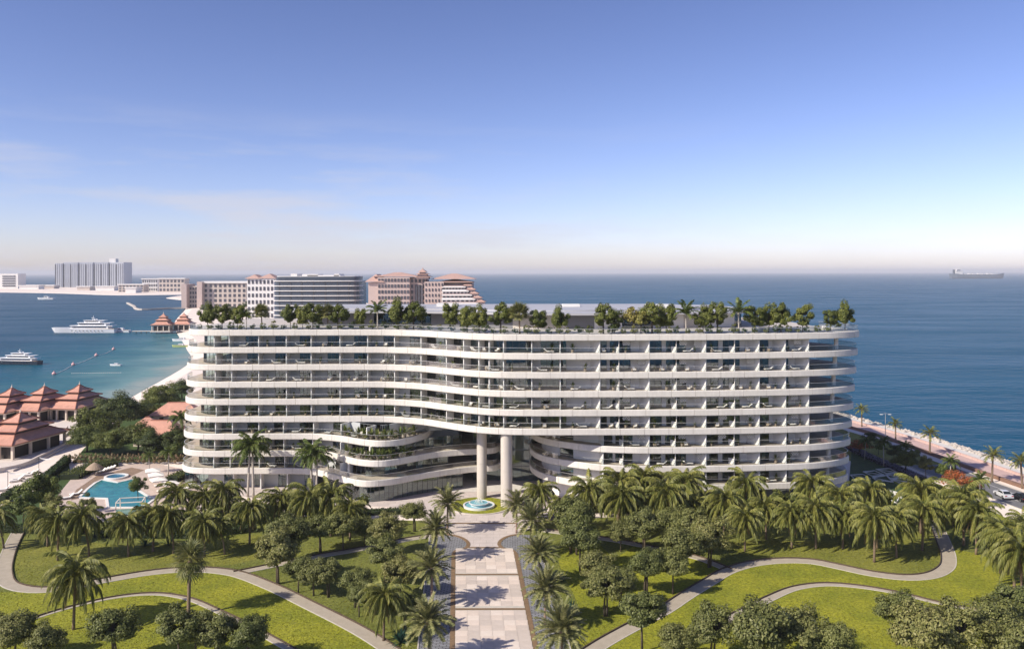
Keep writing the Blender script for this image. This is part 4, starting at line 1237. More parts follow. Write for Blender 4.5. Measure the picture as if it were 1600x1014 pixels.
grove('terrace_tree', [(215,757,28),(135,791,30),(35,788,40),(82,790,34),(64,765,52)], 'trees round the pool', 'rounded light green tree between the pool and the palm belt, {} from the left', base=500, key='light')

# agaves and low shrubs
for j, (px, py, lab) in enumerate(((876,908,'upper of the two blue-green agaves on the lawn right of the drive'),(891,958,'lower of the two blue-green agaves on the lawn right of the drive'),(625,1004,'blue-green agave at the foot of the bushy palm left of the drive'),(38,828,'spiky blue-green agave beside the end of the left path'),(225,852,'spiky agave under the left palm belt, left one'),(262,850,'spiky agave under the left palm belt, right one'))):
    o = thing('agave', lab, 'agave', G(px,py), 'agaves')
    c_ = bpy.data.objects.new('leaves', AGAVE); C.objects.link(c_); c_.parent = o; o.rotation_euler.z = j*1.3; o.scale = (1.0+.1*(j%3),)*3

# big trees behind the pool and along the beach
for j, (px, py, sc, sx, lab) in enumerate(((150,690,.72,1.0,'broad dark tree beside the white sand, left end of the tree mass'),(185,672,.8,1.0,'broad green tree behind the pagoda steps, left of the red roofs'),(215,706,.6,1.0,'low dark tree in front of the red roofs behind the pool'),(250,642,.72,1.0,'tall dark tree by the beach above the red roofs'),(284,624,.55,1.0,'green tree by the beach touching the hotel corner'),(228,660,.52,1.0,'dark tree at the water edge of the tree mass'),(172,710,.5,1.0,'low dark tree nearest the hedge corner behind the pool'),(275,712,.55,1.0,'low dark tree between the red roofs and the hotel'),(135,705,.5,1.0,'low green tree right beside the white sand slope'),(165,655,.5,1.0,'small green tree at the foot of the rightmost pagoda'),(240,715,.5,1.0,'low dark tree behind the plume grasses'),(203,652,.4,1.1,'small green tree at the beach edge'))):
    place_tree('big', 'broad_tree', G(px,py), lab, 'tree', 'trees behind the pool', sc*1.12, 520+j, sx)
for j, (px, py, sc, key, lab) in enumerate(((1414,742,.72,'mid','dark green round tree in the garden right of the hotel'),(1446,748,.68,'light','lighter green tree beside the dark round tree right of the hotel'),(1500,775,.75,'flame','flame tree with orange blossom near the road'),(1342,712,.6,'flame','small flame tree with orange blossom at the right end of the hotel'),(1520,792,.55,'mid','dark green tree in front of the orange flame tree'),(1462,790,.5,'mid','dark green tree at the corner of the planted strip'),(1372,712,.55,'light','light green tree behind the lavender bed, nearest the hotel'),(1396,722,.5,'mid','dark green tree behind the lavender bed, second from the hotel'),(1472,752,.55,'light','light green tree between the round trees and the promenade'),(1358,700,.5,'mid','dark green tree between the hotel end and the promenade'),(1430,722,.45,'light','small light tree close to the promenade wall'),(1488,758,.45,'mid','dark green tree close behind the orange flame tree'))):
    place_tree(key, 'garden_tree', G(px,py), lab, 'tree', None, sc, 540+j)

# rooftop garden
ln8 = LINES[8,'full']
RT = [(312,'t',.95),(340,'t',.85),(362,'t',.85),(381,'a',.9),(403,'f',.95),(445,'t',.85),(466,'t',.8),(484,'t',.95),(508,'f',.95),(526,'t',.85),(556,'t',.72),(585,'a',1.15),(617,'t',1.1),(636,'t',.95),(686,'t',.95),(716,'t',.9),(736,'t',.92),(776,'t',.98),(810,'f',1.1),(840,'t',.8),(873,'t',.9),(944,'t',.95),(962,'t',.75),(993,'y',.95),(1003,'y',.8),(1021,'t',.98),(1046,'t',.95),(1075,'a',1.2),(1104,'t',.92),(1131,'t',.98),(1160,'a',1.25),(1188,'t',.9),(1213,'t',.92),(1233,'t',.95),(1265,'t',.92),(1298,'t',.72),(1320,'t',1.0)]
for j, (px, ty, sc) in enumerate(RT):
    ins = 2.4 + (j % 3)*.5
    i = at_px(ln8, px); p = offset(ln8, ins)[i]; loc = (p[0], p[1], RZ)
    if px > 1290: loc = (PX(px, 168.5), 168.5, RZ)
    lab = {'t': f'small round tree on the hotel roof terrace, {ORD[j]} rooftop plant from the left', 'a': f'arching palm on the hotel roof terrace, {ORD[j]} rooftop plant from the left',
           'f': f'fan palm on the hotel roof terrace, {ORD[j]} rooftop plant from the left', 'y': f'yellow-green clump palm on the hotel roof terrace, {ORD[j]} rooftop plant from the left'}[ty]
    if ty == 't': place_tree('roof', 'roof_tree', loc, lab, 'tree', 'rooftop garden', sc*1.12, 560+j)
    elif ty == 'y': place_tree('yellow', 'roof_palm', loc, lab, 'palm tree', 'rooftop garden', sc, 560+j)
    elif ty == 'a': place_palm('arch', 'roof_palm', loc, lab, 'palm tree', 'rooftop garden', sc, None, 560+j)
    else: place_palm('rooffan', 'roof_palm', loc, lab, 'palm tree', 'rooftop garden', sc*.95, None, 560+j, 'fan_leaf')
rr = random.Random(31)
gc = MB()
for j in range(60):
    px = 305 + j*17.2
    i = at_px(ln8, px); p = offset(ln8, 1.0+rr.random()*.8)[i]
    place_tree('shrub', 'roof_shrub', (p[0],p[1],RZ), f'low shrub behind the roof edge rail, {ORD[j] if j < 40 else ORD[59-j]+" from the right end"}{" from the left end" if j < 40 else ""}', 'shrub', 'shrubs along the roof edge', rr.uniform(.7,1.2), 700+j)

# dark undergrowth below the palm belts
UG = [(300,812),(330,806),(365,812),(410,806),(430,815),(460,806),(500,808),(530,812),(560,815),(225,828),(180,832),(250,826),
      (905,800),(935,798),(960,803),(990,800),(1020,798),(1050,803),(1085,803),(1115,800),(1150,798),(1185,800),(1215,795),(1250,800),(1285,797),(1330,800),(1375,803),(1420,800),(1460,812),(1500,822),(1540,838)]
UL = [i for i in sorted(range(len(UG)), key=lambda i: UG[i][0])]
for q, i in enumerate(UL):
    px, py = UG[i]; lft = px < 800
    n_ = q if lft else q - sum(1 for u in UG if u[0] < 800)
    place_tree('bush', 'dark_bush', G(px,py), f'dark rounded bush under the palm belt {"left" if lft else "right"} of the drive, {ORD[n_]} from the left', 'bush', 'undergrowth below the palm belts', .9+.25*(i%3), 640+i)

# balcony furniture
M['cushion'] = mat('cushion', (0.78,0.75,0.70), .9, .05, 3)
M['wicker'] = mat('wicker', (0.30,0.24,0.18), .85, .2, 8)
lg_f = MB().box(-.95,.95,-.33,.33,.18,.24)
for sx_ in (-.85,.85):
    for sy_ in (-.28,.28): lg_f.box(sx_-.03,sx_+.03,sy_-.03,sy_+.03,0,.18)
LF = lg_f.mesh('frame', M['wicker'])
LC = MB().box(-.93,.3,-.3,.3,.24,.36).add([(.3,-.3,.24),(.3,.3,.24),(.3,.3,.36),(.3,-.3,.36),(.93,-.3,.72),(.93,.3,.72),(.88,.3,.84),(.88,-.3,.84)], [(0,1,5,4),(3,7,6,2),(0,4,7,3),(1,2,6,5),(4,5,6,7)]).mesh('cushion', M['cushion'])
CHF = MB().box(-.36,.36,-.36,.36,.12,.30).box(-.36,.36,.26,.38,.30,.80).box(-.40,-.30,-.36,.36,.30,.55).box(.30,.40,-.36,.36,.30,.55).mesh('frame', M['wicker'])
CHC = MB().box(-.29,.29,-.34,.25,.30,.44).box(-.28,.28,.16,.26,.44,.78).mesh('cushion', M['cushion'])
POT = MB().lathe([(.14,0),(.20,.36),(.17,.36),(.15,.30),(0,.30)], n=12).mesh('pot', M['wicker'])
def small(name, label, cat, group, loc, rz, parts, sc=1.0):
    r = thing(name, label, cat, loc, group); r.rotation_euler.z = rz; r.scale = (sc,)*3
    for nm, me, z in parts:
        o = bpy.data.objects.new(nm, me); C.objects.link(o); o.parent = r; o.location = (0,0,z)
    return r
rows = {}
FLN = ['first','second','third','fourth','fifth','sixth','seventh','eighth']
for (mid, dr_, k, j, part) in BAL:
    if j == 0: continue
    bay = f'{ORD[j]} bay from the ' + ('left end' if part != 'right' else 'entrance')
    wing = 'balcony' if part == 'full' else ('left-wing balcony' if part == 'left' else 'right-wing balcony')
    a = math.atan2(dr_.y, dr_.x); r = rr.random()
    if r < .32:
        small('sun_lounger', f'white cushioned lounger on {FLN[k]}-floor {wing}, {bay}', 'lounger', 'balcony loungers', (mid.x+rr.uniform(-.8,.8),mid.y-.2,Z[k]), a+rr.choice((0,math.pi))+rr.uniform(-.3,.3), (('frame',LF,0),('cushion',LC,0)), 1.05)
    elif r < .62:
        small('armchair', f'white cushioned armchair on {FLN[k]}-floor {wing}, {bay}', 'chair', 'balcony chairs', (mid.x+rr.uniform(-.8,.8),mid.y,Z[k]), rr.uniform(-.8,.8), (('frame',CHF,0),('cushion',CHC,0)), 1.05)
    if rr.random() < .75:
        t = rr.choice((-1.5,1.5))
        small('potted_plant', f'spiky potted plant on {FLN[k]}-floor {wing}, {bay}', 'potted plant', 'balcony plants', (mid.x+dr_.x*t*.8,mid.y+dr_.y*t*.8,Z[k]), rr.random()*6, (('pot',POT,0),('leaves',POTPLANT,.36)), rr.uniform(1.0,1.7))
# planted terraces of the lower left wing
for k, px0, px1, n in ((2,536,652,15),(1,536,645,14)):
    ln = LINES[k,'left']
    for j in range(n):
        px = px0 + (px1-px0)*j/(n-1); i = at_px(ln, px); p = offset(ln, .9)[i]
        if j % 3 == 1:
            place_tree('shrub', 'terrace_shrub', (p[0],p[1],Z[k]), f'clipped shrub on the curved {FLN[k]}-floor terrace, {ORD[j]} plant from the left', 'shrub', 'terrace planting', 1.15, 800+j+k)
        else:
            small('terrace_plant', f'spiky light green plant on the curved {FLN[k]}-floor terrace, {ORD[j]} plant from the left', 'potted plant', 'terrace planting', (p[0],p[1],Z[k]), j, (('pot',POT,0),('leaves',POTPLANT,.36)), 2.1)
    for j in range(4):
        px = px0+15 + j*26; i = at_px(ln, px); p = offset(ln, 2.3)[i]
        small('armchair', f'white armchair on the curved {FLN[k]}-floor terrace, {ORD[j]} from the left', 'chair', 'terrace chairs', (p[0],p[1],Z[k]), j*1.1, (('frame',CHF,0),('cushion',CHC,0)), 1.15)

# hedges, beds
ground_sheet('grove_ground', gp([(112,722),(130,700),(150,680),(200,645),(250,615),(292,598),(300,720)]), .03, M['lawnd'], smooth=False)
hedge('hedge', gp([(150,836),(300,838),(400,828)]), 2.2, 1.1, M['hedge'], 'dark green hedge behind the left palm belt', seed=1, density=30)
hedge('hedge', gp([(470,801),(560,803),(600,802),(642,800)]), 2.4, .8, M['hedge'], 'low green hedge before the curved glass lobby', seed=2, density=34)
hedge('hedge', gp([(2,785),(16,777),(30,768)]), 1.6, 1.6, M['hedge'], 'clipped hedge between the sand and the garden, nearer piece', seed=3)
hedge('hedge', gp([(58,760),(75,747),(92,733),(105,720)]), 1.6, 1.6, M['hedge'], 'clipped hedge between the sand and the pool garden, longer piece', seed=4)
hedge('hedge', gp([(0,828),(60,830),(130,832)]), 2.0, 1.2, M['hedge'], 'low hedge at the far left behind the palms', seed=5, density=30)
hedge('planted_bank', gp([(108,748),(120,741),(140,733),(160,728),(180,725)]), 4.5, 1.2, M['green'], 'loose green planting along the back of the pool garden', seed=6, cat='shrubs', density=30)
hedge('hedge', gp([(268,752),(282,745),(300,738)]), 3.0, 1.2, M['green'], 'green planting at the left foot of the hotel', seed=7, density=30)
hedge('flower_bed', gp([(1326,702),(1360,718),(1400,735),(1440,752)]), 2.6, .7, M['lavender'], 'lavender bed along the garden edge right of the hotel', cat='flower bed', seed=8, density=60, leaf=.12)
hedge('flower_bed', gp([(845,812),(862,808),(880,806)]), 2.2, .6, M['lavender'], 'lavender bed at the right of the roundabout', cat='flower bed', seed=9, density=60, leaf=.12)
hedge('hedge', gp([(1490,806),(1530,822),(1575,838),(1620,860)]), 2.4, 1.0, M['royalleaf'], 'bright green hedge along the inland side of the road', seed=10, density=40)
hedge('hedge', gp([(900,800),(1000,797),(1100,797),(1200,797),(1300,790)]), 2.2, 1.2, M['hedge'], 'dark hedge behind the right palm belt', seed=11, density=26)
for j in range(22):
    px = 108 + j*8.3
    place_tree('drygrass', 'grass_plume', G(px, 722 + (j % 3)), f'tan plume grass in the row behind the pool, {ORD[j]} from the left', 'plume grass', 'plume grasses behind the pool', .8+.1*(j%3), 850+j)

# ------------------------------------------------------------------ pool garden at the left
M['poolwater'] = mat('pool_water', (0.010,0.15,0.16), .06, .2, .6, bump=.35, bscale=1.6, col2=(0.035,0.25,0.245), world=True)
M['spawater'] = mat('spa_water', (0.02,0.13,0.24), .06, .2, .8, bump=.3, bscale=2, col2=(0.05,0.2,0.32), world=True)
ground_sheet('pool_terrace', gp([(78,790),(95,765),(112,745),(150,728),(240,722),(300,735),(330,770),(300,800),(200,812),(100,812)]), .03, M['terrace'], smooth=False)
ground_sheet('timber_deck', gp([(110,780),(118,764),(150,742),(205,729),(225,733),(205,742),(170,742),(150,752),(128,776)]), .05, M['deck'], smooth=False)
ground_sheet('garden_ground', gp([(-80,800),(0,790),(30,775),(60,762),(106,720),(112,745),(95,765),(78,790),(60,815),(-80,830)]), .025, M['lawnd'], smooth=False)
pool_px = [(125.5,776),(138,763),(150,753.5),(159,749),(168,751),(183,753.5),(197,750.5),(206,748),(210,756),(214,766),(226,774),(240,778),(226,788),(218,791.5),(170,791.5),(168,777.5)]
pp = gp(pool_px)
pl = thing('swimming_pool', 'curved turquoise swimming pool with pale rim in the left garden', 'pool', G(170,768))
MB().sheet(pp, .10).build('water', M['poolwater'], pl)
MB().strip(pp+[pp[0]], .0, .2, 0, .55).build('rim', M['wallwhite'], pl)
c_ = G(181,744.5)
sp = thing('plunge_pool', 'round deep blue plunge pool at the back of the swimming pool', 'pool', c_)
MB().lathe([(0,.22),(2.0,.22)], (c_.x,c_.y,0), 32, caps=False).build('water', M['spawater'], sp)
MB().lathe([(2.0,0),(2.5,0),(2.5,.4),(2.0,.4),(2.0,0)], (c_.x,c_.y,0), 32, caps=False).build('rim', M['wallwhite'], sp)
# glass-sided pergola by the pool
M['poolglass'] = glass('pool_glass', (0.6,0.85,0.85), .08)
pg = thing('pergola', 'white framed pergola with glass sides at the near edge of the pool', 'pergola', G(200,800))
b0, b1 = G(180,805), G(221,803); t0, t1 = G(187,797), G(226,795)
for p in (b0, b1, t0, t1): MB().box(p.x-.07,p.x+.07,p.y-.07,p.y+.07,.03,2.4).build('post', M['white'], pg)
pf = MB()
for a, b in ((b0,b1),(t0,t1),(b0,t0),(b1,t1)): pf.wall(a, b, 2.4, 2.55, -.08, .08)
pf.build('top_frame', M['white'], pg)
MB().add([(b0.x,b0.y,2.5),(b1.x,b1.y,2.5),(t1.x,t1.y,2.5),(t0.x,t0.y,2.5)], [(0,1,2,3)]).build('roof_panel', M['railglass'], pg)
MB().wall(b0, b1, .1, 1.3, -.02, .02).build('glass_side', M['poolglass'], pg)
# umbrellas and loungers
M['canvas'] = mat('canvas', (0.80,0.76,0.70), .85, .04, 2)
UC = MB().add([(-1.5,-1.5,2.3),(1.5,-1.5,2.3),(1.5,1.5,2.3),(-1.5,1.5,2.3),(0,0,2.85),(-1.5,-1.5,2.12),(1.5,-1.5,2.12),(1.5,1.5,2.12),(-1.5,1.5,2.12)],
              [(0,1,4),(1,2,4),(2,3,4),(3,0,4),(0,5,6,1),(1,6,7,2),(2,7,8,3),(3,8,5,0)]).mesh('canopy', M['canvas'])
UP_ = MB().tube([(0,0,.06),(0,0,2.8)], .035, 8).mesh('pole', M['metal'])
UB = MB().lathe([(.3,0),(.3,.08),(.06,.12)], n=14).mesh('base', M['conc'])
for j, (px, py) in enumerate(((238,750),(243,757),(247,765),(266,771),(296,775))):
    small('parasol', f'square white parasol on the pool terrace, {ORD[j]} from the back', 'parasol', 'parasols on the pool terrace', G(px,py), .4+.1*j, (('base',UB,0),('pole',UP_,0),('canopy',UC,0)))
    small('sun_lounger', f'white lounger under the {ORD[j]} parasol from the back on the pool terrace', 'lounger', 'pool loungers', G(px+5,py+1.5), .9, (('frame',LF,0),('cushion',LC,0)), 1.1)
for j, (px, py) in enumerate(((158,737),(163,735.5),(168,734),(173,732.5))):
    small('sun_lounger', f'white lounger in the row beside the planting behind the pool, {ORD[j]} from the left', 'lounger', 'loungers behind the pool', G(px,py), 1.0, (('frame',LF,0),('cushion',LC,0)), 1.15)
for j, (px, py) in enumerate(((5,765),(24,751),(28,748),(44,742),(52,738),(105,778),(118,772))):
    small('sun_lounger', f'grey lounger on the white sand and garden left of the pool, {ORD[j]} from the left', 'lounger', 'loungers on the sand', G(px,py), .7, (('frame',LF,0),('cushion',LC,0)), 1.3)
for j, (px, py) in enumerate(((11.5,766),(60,741))):
    r = thing('sail_shade', f'pole with swept white shade sail on the sand, {("nearer","farther")[j]} one', 'sunshade', G(px,py), 'shade poles on the sand')
    o = bpy.data.objects.new('pole', MB().tube([(0,0,0),(0,0,4.2)], .06, 8).mesh('pole', M['dark'])); C.objects.link(o); o.parent = r
    o = bpy.data.objects.new('sail', MB().add([(0,0,4.2),(.5,.3,3.9),(1.2,.6,3.65),(2.2,.8,3.6),(3.6,.9,3.7),(2.0,-.5,3.55),(.9,-.4,3.7),(.3,-.2,3.95)], [(0,1,7),(1,2,6,7),(2,3,5,6),(3,4,5)]).mesh('sail', M['canvas'])); C.objects.link(o); o.parent = r
M['straw'] = mat('thatch', (0.33,0.25,0.18), .95, .25, 4)
r = thing('thatched_shade', 'low thatched parasol beside the loungers behind the pool', 'parasol', G(147,741))
MB().lathe([(1.9,1.5),(1.2,2.2),(.5,2.7),(0,2.95)], tuple(G(147,741)), 18).build('thatch', M['straw'], r)
MB().tube([G(147,741), G(147,741)+Vector((0,0,2.6))], .07, 8).build('pole', M['bark'], r)

# ------------------------------------------------------------------ pagoda pavilions
M['rooftile'] = mat('red_roof_tile', (0.55,0.29,0.215), .75, .12, .7, objvar=.06, bump=.5, bscale=6)
M['roofedge'] = mat('roof_edge', (0.30,0.13,0.09), .8, .1)
M['plaster'] = mat('cream_plaster', (0.62,0.53,0.44), .8, .08, .8)
M['darkwood'] = mat('dark_timber', (0.035,0.028,0.024), .6, .2, 2)
M['stoneplat'] = mat('platform_stone', (0.60,0.53,0.47), .8, .1, .5)
def pagoda(name, label, apex, hx, hy, rz, zapex, group, zbase=0.0, s=1.0, fine=True):
    r = thing(name, label, 'pavilion', (apex[0],apex[1],zbase), group); r.rotation_euler.z = rz
    def part(nm, mb_, m, par=None):
        o = bpy.data.objects.new(nm, mb_.mesh(nm, m)); C.objects.link(o); o.parent = par or r; return o
    hz = zapex - zbase
    part('platform', MB().box(-hx*.98,hx*.98,-hy*.98,hy*.98,-.3*s,.5*s), M['stoneplat'])
    part('inner_room', MB().box(-hx*.72,hx*.72,-hy*.78,hy*.78,.5*s,4.3*s), M['darkwood'])
    for sx_ in (-1,1):
        for yy in (-.86,-.3,.3,.86):
            part('pillar', MB().box(sx_*hx*.84-.28*s,sx_*hx*.84+.28*s,yy*hy-.28*s,yy*hy+.28*s,.5*s,4.0*s), M['plaster'])
    for sx_ in (-.28,.28):
        for sy_ in (-1,1):
            part('pillar', MB().box(sx_*hx-.25*s,sx_*hx+.25*s,sy_*hy*.86-.25*s,sy_*hy*.86+.25*s,.5*s,4.0*s), M['plaster'])
    part('lintel', MB().strip([(-hx*.84,-hy*.86),(hx*.84,-hy*.86),(hx*.84,hy*.86),(-hx*.84,hy*.86),(-hx*.84,-hy*.86)], 3.5*s, 4.3*s, -.2*s, .2*s), M['plaster'])
    tz = lambda f_: 4.2*s + (hz+.5*s-4.2*s)*f_
    tiers = [(1.0,1.0,4.2*s,.50,.54,tz(.30)), (.66,.64,tz(.40),.30,.30,tz(.58)), (.40,.36,tz(.68),.0,.0,tz(1.0))]
    for q, (ax,ay,z0,bx,by,z1) in enumerate(tiers):
        ax, bx, ay, by = ax*hx, bx*hx, ay*hy, by*hy
        zm = z0 + (z1-z0)*.42; mx_, my_ = ax+(bx-ax)*.56, ay+(by-ay)*.56
        m_ = MB()
        rings = [(ax,ay,z0),(mx_,my_,zm),(max(bx,.05),max(by,.05),z1)]
        vs = []
        for (x,y,z) in rings: vs += [(-x,-y,z),(x,-y,z),(x,y,z),(-x,y,z)]
        fs = [(i*4+j,i*4+(j+1)%4,i*4+4+(j+1)%4,i*4+4+j) for i in range(2) for j in range(4)] + [(3,2,1,0)]
        m_.add(vs, fs); rf_ = part('roof_tier', m_, M['rooftile'])
        part('eave', MB().strip([(-ax,-ay),(ax,-ay),(ax,ay),(-ax,ay),(-ax,-ay)], z0-.16*s, z0+.05*s, -.06, .12), M['roofedge'], rf_)
        if fine:
            h_ = MB()
            for (sx_,sy_) in ((1,1),(1,-1),(-1,1),(-1,-1)):
                h_.tube([(sx_*ax,sy_*ay,z0+.05),(sx_*mx_,sy_*my_,zm+.06),(sx_*max(bx,.05),sy_*max(by,.05),z1+.05)], .13*s, 6)
            part('hip_ridge', h_, M['roofedge'], rf_)
        if q < 2:
            nx_, ny_ = tiers[q+1][0]*hx*.8, tiers[q+1][1]*hy*.86
            part('clerestory', MB().box(-nx_,nx_,-ny_,ny_,z1-.8*s,tiers[q+1][2]+.1), M['darkwood'])
    part('finial', MB().lathe([(.16*s,0),(.28*s,.2*s),(.12*s,.5*s),(.04*s,1.0*s),(0,1.3*s)], (0,0,hz+.4*s), 10), M['plaster'])
    return r
PG = 'pagoda pavilions on the beach'
for (px, D, zt_, lab, hx, hy) in ((18,255,9.8,'red-roofed three-tier pavilion, leftmost of the row along the water',5.4,9.5),(69,258.5,9.8,'red-roofed three-tier pavilion, middle of the row along the water',5.4,9.5),(124,262,9.8,'red-roofed three-tier pavilion, rightmost of the row along the water',5.6,9.5),
                        (31.5,210,9.8,'red-roofed three-tier pavilion, nearest one in front of the row',6.4,10.5),(-40,213,9.8,'red-roofed pavilion cut by the left edge of the picture',6.4,10.5)):
    pagoda('pagoda_pavilion', lab, (PX(px,D),D), hx, hy, -.16, zt_, PG)
M['steps'] = mat('pale_steps', (0.66,0.59,0.53), .8, .06, .6)
struct(MB().prism(gp([(-90,640),(60,650),(130,650),(168,652),(150,668),(110,690),(100,700),(70,715),(20,735),(-90,738)]), 0, .45).build('pavilion_terrace', M['steps']))
tw = thing('terrace_wall', 'low pale curving wall round the pavilion terrace', 'wall', G(70,715))
MB().strip(curve(gp([(150,668),(128,682),(108,692),(86,704),(62,716),(30,730),(-20,740)]), 1.0), .0, 1.1, -.2, .25).build('wall_body', M['steps'], tw)
for j, (px, py, lab) in enumerate(((112,684,'pale balustraded steps between the pavilions, right flight'),(88,679,'pale balustraded steps between the pavilions, left flight'))):
    p = G(px,py); st = thing('garden_steps', lab, 'steps', p)
    for q in range(5): MB().box(p.x-1.6,p.x+1.6,p.y+q*.45,p.y+q*.45+.45,.44,.44+.24*(q+1)).build('step', M['stoneplat'], st)
    for sx_ in (-1.75,1.75): MB().add([(p.x+sx_-.15,p.y-.2,.44),(p.x+sx_+.15,p.y-.2,.44),(p.x+sx_+.15,p.y+2.4,.44),(p.x+sx_-.15,p.y+2.4,.44),(p.x+sx_-.15,p.y-.2,1.1),(p.x+sx_+.15,p.y-.2,1.1),(p.x+sx_+.15,p.y+2.4,2.4),(p.x+sx_-.15,p.y+2.4,2.4)], [(0,3,2,1),(4,5,6,7),(0,1,5,4),(1,2,6,5),(2,3,7,6),(3,0,4,7)]).build('side_wall', M['stoneplat'], st)
# red hipped roofs among the trees
def hip_house(label, px, py, w, d, h, rz):
    p = G(px,py); r = thing('villa', label, 'house', p); r.rotation_euler.z = rz
    def part(nm, mb_, m):
        o = bpy.data.objects.new(nm, mb_.mesh(nm, m)); C.objects.link(o); o.parent = r
    part('wall', MB().box(-w*.4,w*.4,-d*.4,d*.4,0,h), M['plaster'])
    for q in (-.25,0,.25): part('window', MB().box(q*w-.6,q*w+.6,-d*.4-.05,-d*.4+.05,1,h-.6), M['darkwood'])
    rl = (w-d)*.5 if w > d else .2
    part('roof', MB().add([(-w/2,-d/2,h),(w/2,-d/2,h),(w/2,d/2,h),(-w/2,d/2,h),(-rl,0,h+d*.36),(rl,0,h+d*.36)], [(0,1,5,4),(1,2,5),(2,3,4,5),(3,0,4),(3,2,1,0)]), M['rooftile'])
    part('ridge', MB().tube([(-rl,0,h+d*.36),(rl,0,h+d*.36)], .18, 6), M['roofedge'])
hip_house('red hipped roof house behind the trees, upper one near the hotel', 278, 662, 15, 9, 3.4, .1)
hip_house('red hipped roof house behind the trees, lower long one', 250, 692, 14, 9, 3.0, .0)
hip_house('small red roof among the trees, left of the others', 230, 678, 6, 5, 3.2, .3)

# ------------------------------------------------------------------ boats
M['hull'] = mat('white_hull', (0.80,0.80,0.80), .3, .02, .3)
M['navy'] = mat('navy_hull', (0.03,0.045,0.07), .3, .1)
M['boatglass'] = mat('boat_glass', (0.02,0.025,0.03), .1, .1)
M['teak'] = mat('teak_deck', (0.36,0.25,0.15), .7, .15, 2)
def loft(L, B, D0, D1, hullh, n=14):
    """pointed hull from stern (x=0) to bow (x=L): returns mesh builder"""
    m_ = MB(); vs = []
    for i in range(n):
        t = i/(n-1); x = L*t
        b = B/2*(1 if t < .55 else max(.015, math.cos((t-.55)/.45*math.pi/2)**.8)); sheer = hullh*(1+.28*t*t)
        fl = .82 if t < .6 else .82-.5*(t-.6)/.4
        xr = x + .05*L*t*t
        vs += [(x,-b*fl*.7,-.6),(x,-b*fl,.1),(xr,-b,sheer),(xr,b,sheer),(x,b*fl,.1),(x,b*fl*.7,-.6)]
    fs = [(i*6+j,i*6+6+j,i*6+6+j+1,i*6+j+1) for i in range(n-1) for j in (0,1,2,3,4)] + [(0,1,2,3,4,5)]
    return m_.add(vs, fs)
def tier(x0, x1, b, z0, z1, rake=.6, n=8):
    """cabin block with a rounded raked front (towards +x)"""
    pl_ = [(x0,-b),(x0,b)]
    for i in range(n+1):
        a = math.pi/2 - math.pi*i/n; pl_.append((x1-b+b*1.0*math.cos(a), b*math.sin(a)))
    m_ = MB(); k = len(pl_); cx = (x0+x1)/2
    vs = [(x,y,z0) for x,y in pl_] + [(x-(rake*(z1-z0) if x > cx else -.15*(z1-z0)), y*.94, z1) for x,y in pl_]
    return m_.add(vs, [tuple(range(k-1,-1,-1)), tuple(range(k,2*k))] + [(i,(i+1)%k,k+(i+1)%k,k+i) for i in range(k)])
def yacht(label, loc, L, head, hull2=False, group='yachts in the bay'):
    r = thing('yacht', label, 'yacht', loc, group); r.rotation_euler.z = head
    s = L/54.0
    def part(nm, mb_, m, par=None):
        o = bpy.data.objects.new(nm, mb_.mesh(nm, m)); C.objects.link(o); o.parent = par or r; return o
    B = L*.17
    hu = part('hull', loft(L, B, 0, 0, 3.4*s), M['navy'] if hull2 else M['hull'])
    for q in range(9):
        for sg in (-1,1): part('porthole', MB().box(L*(.18+.06*q),L*(.18+.06*q)+1.0*s,sg*B*.497-.03,sg*B*.497+.03,1.7*s,2.2*s), M['boatglass'], hu)
    part('deck', MB().box(.5,L*.55,-B*.44,B*.44,3.45*s,3.6*s), M['teak'])
    levels = [(.10,.74,.40,3.6,6.0),(.14,.62,.35,6.2,8.4),(.24,.52,.27,8.6,10.4)]
    for q, (a,b,w,z0,z1) in enumerate(levels):
        c = part('cabin', tier(L*a, L*b, B*w, z0*s, z1*s), M['hull'])
        part('cabin_window', tier(L*(a+.03), L*(b-.008)-.1, B*w+.06, (z0+.75)*s, (z0+1.75)*s, .5), M['boatglass'], c)
        part('roof_deck', tier(L*(a-.07), L*b+.4, B*w+.5*s, z1*s, (z1+.22)*s, 0), M['hull'], c)
    m_ = part('mast', MB().tube([(L*.38,0,10.6*s),(L*.37,0,14.6*s)], [.35*s,.12*s], 8).box(L*.36,L*.385,-1.8*s,1.8*s,12.4*s,12.7*s), M['hull'])
    for sg in (-1,1): part('radar_dome', MB().lathe([(.5*s,0),(.75*s,.5*s),(.5*s,1.1*s),(0,1.3*s)], (L*.33,sg*1.5*s,10.6*s), 12), M['hull'])
    part('rail', MB().strip([(L*.72,-B*.36),(L*.86,-B*.25),(L*1.02,0),(L*.86,B*.25),(L*.72,B*.36)], 4.6*s, 4.72*s, 0, .08), M['metal'])
    return r
p = G(182,518.5,SEA); yacht('long white motor yacht moored near the jetty pavilions', (p.x,p.y,SEA), 50, math.pi-.04)
p = G(62,568,SEA); yacht('dark-hulled white motor yacht at the left edge of the bay', (p.x,p.y,SEA), 30, math.pi-.12, True)
def boat(label, px, py, L, head, col='hull'):
    p = G(px,py,SEA); r = thing('motorboat', label, 'boat', (p.x,p.y,SEA), 'small boats in the bay'); r.rotation_euler.z = head
    s = L/9
    for nm, mb_, m in (('hull', loft(L, L*.28, 0, 0, .95*s, 9), M[col]), ('cockpit', MB().box(L*.08,L*.5,-L*.10,L*.10,.9*s,1.0*s), M['teak']), ('cabin', tier(L*.3, L*.68, L*.09, .95*s, 1.9*s), M['hull']), ('windscreen', tier(L*.36, L*.69, L*.092, 1.25*s, 1.65*s), M['boatglass'])):
        o = bpy.data.objects.new(nm, mb_.mesh(nm, m)); C.objects.link(o); o.parent = r
M['lime'] = mat('lime_hull', (0.45,0.50,0.20), .4, .05)
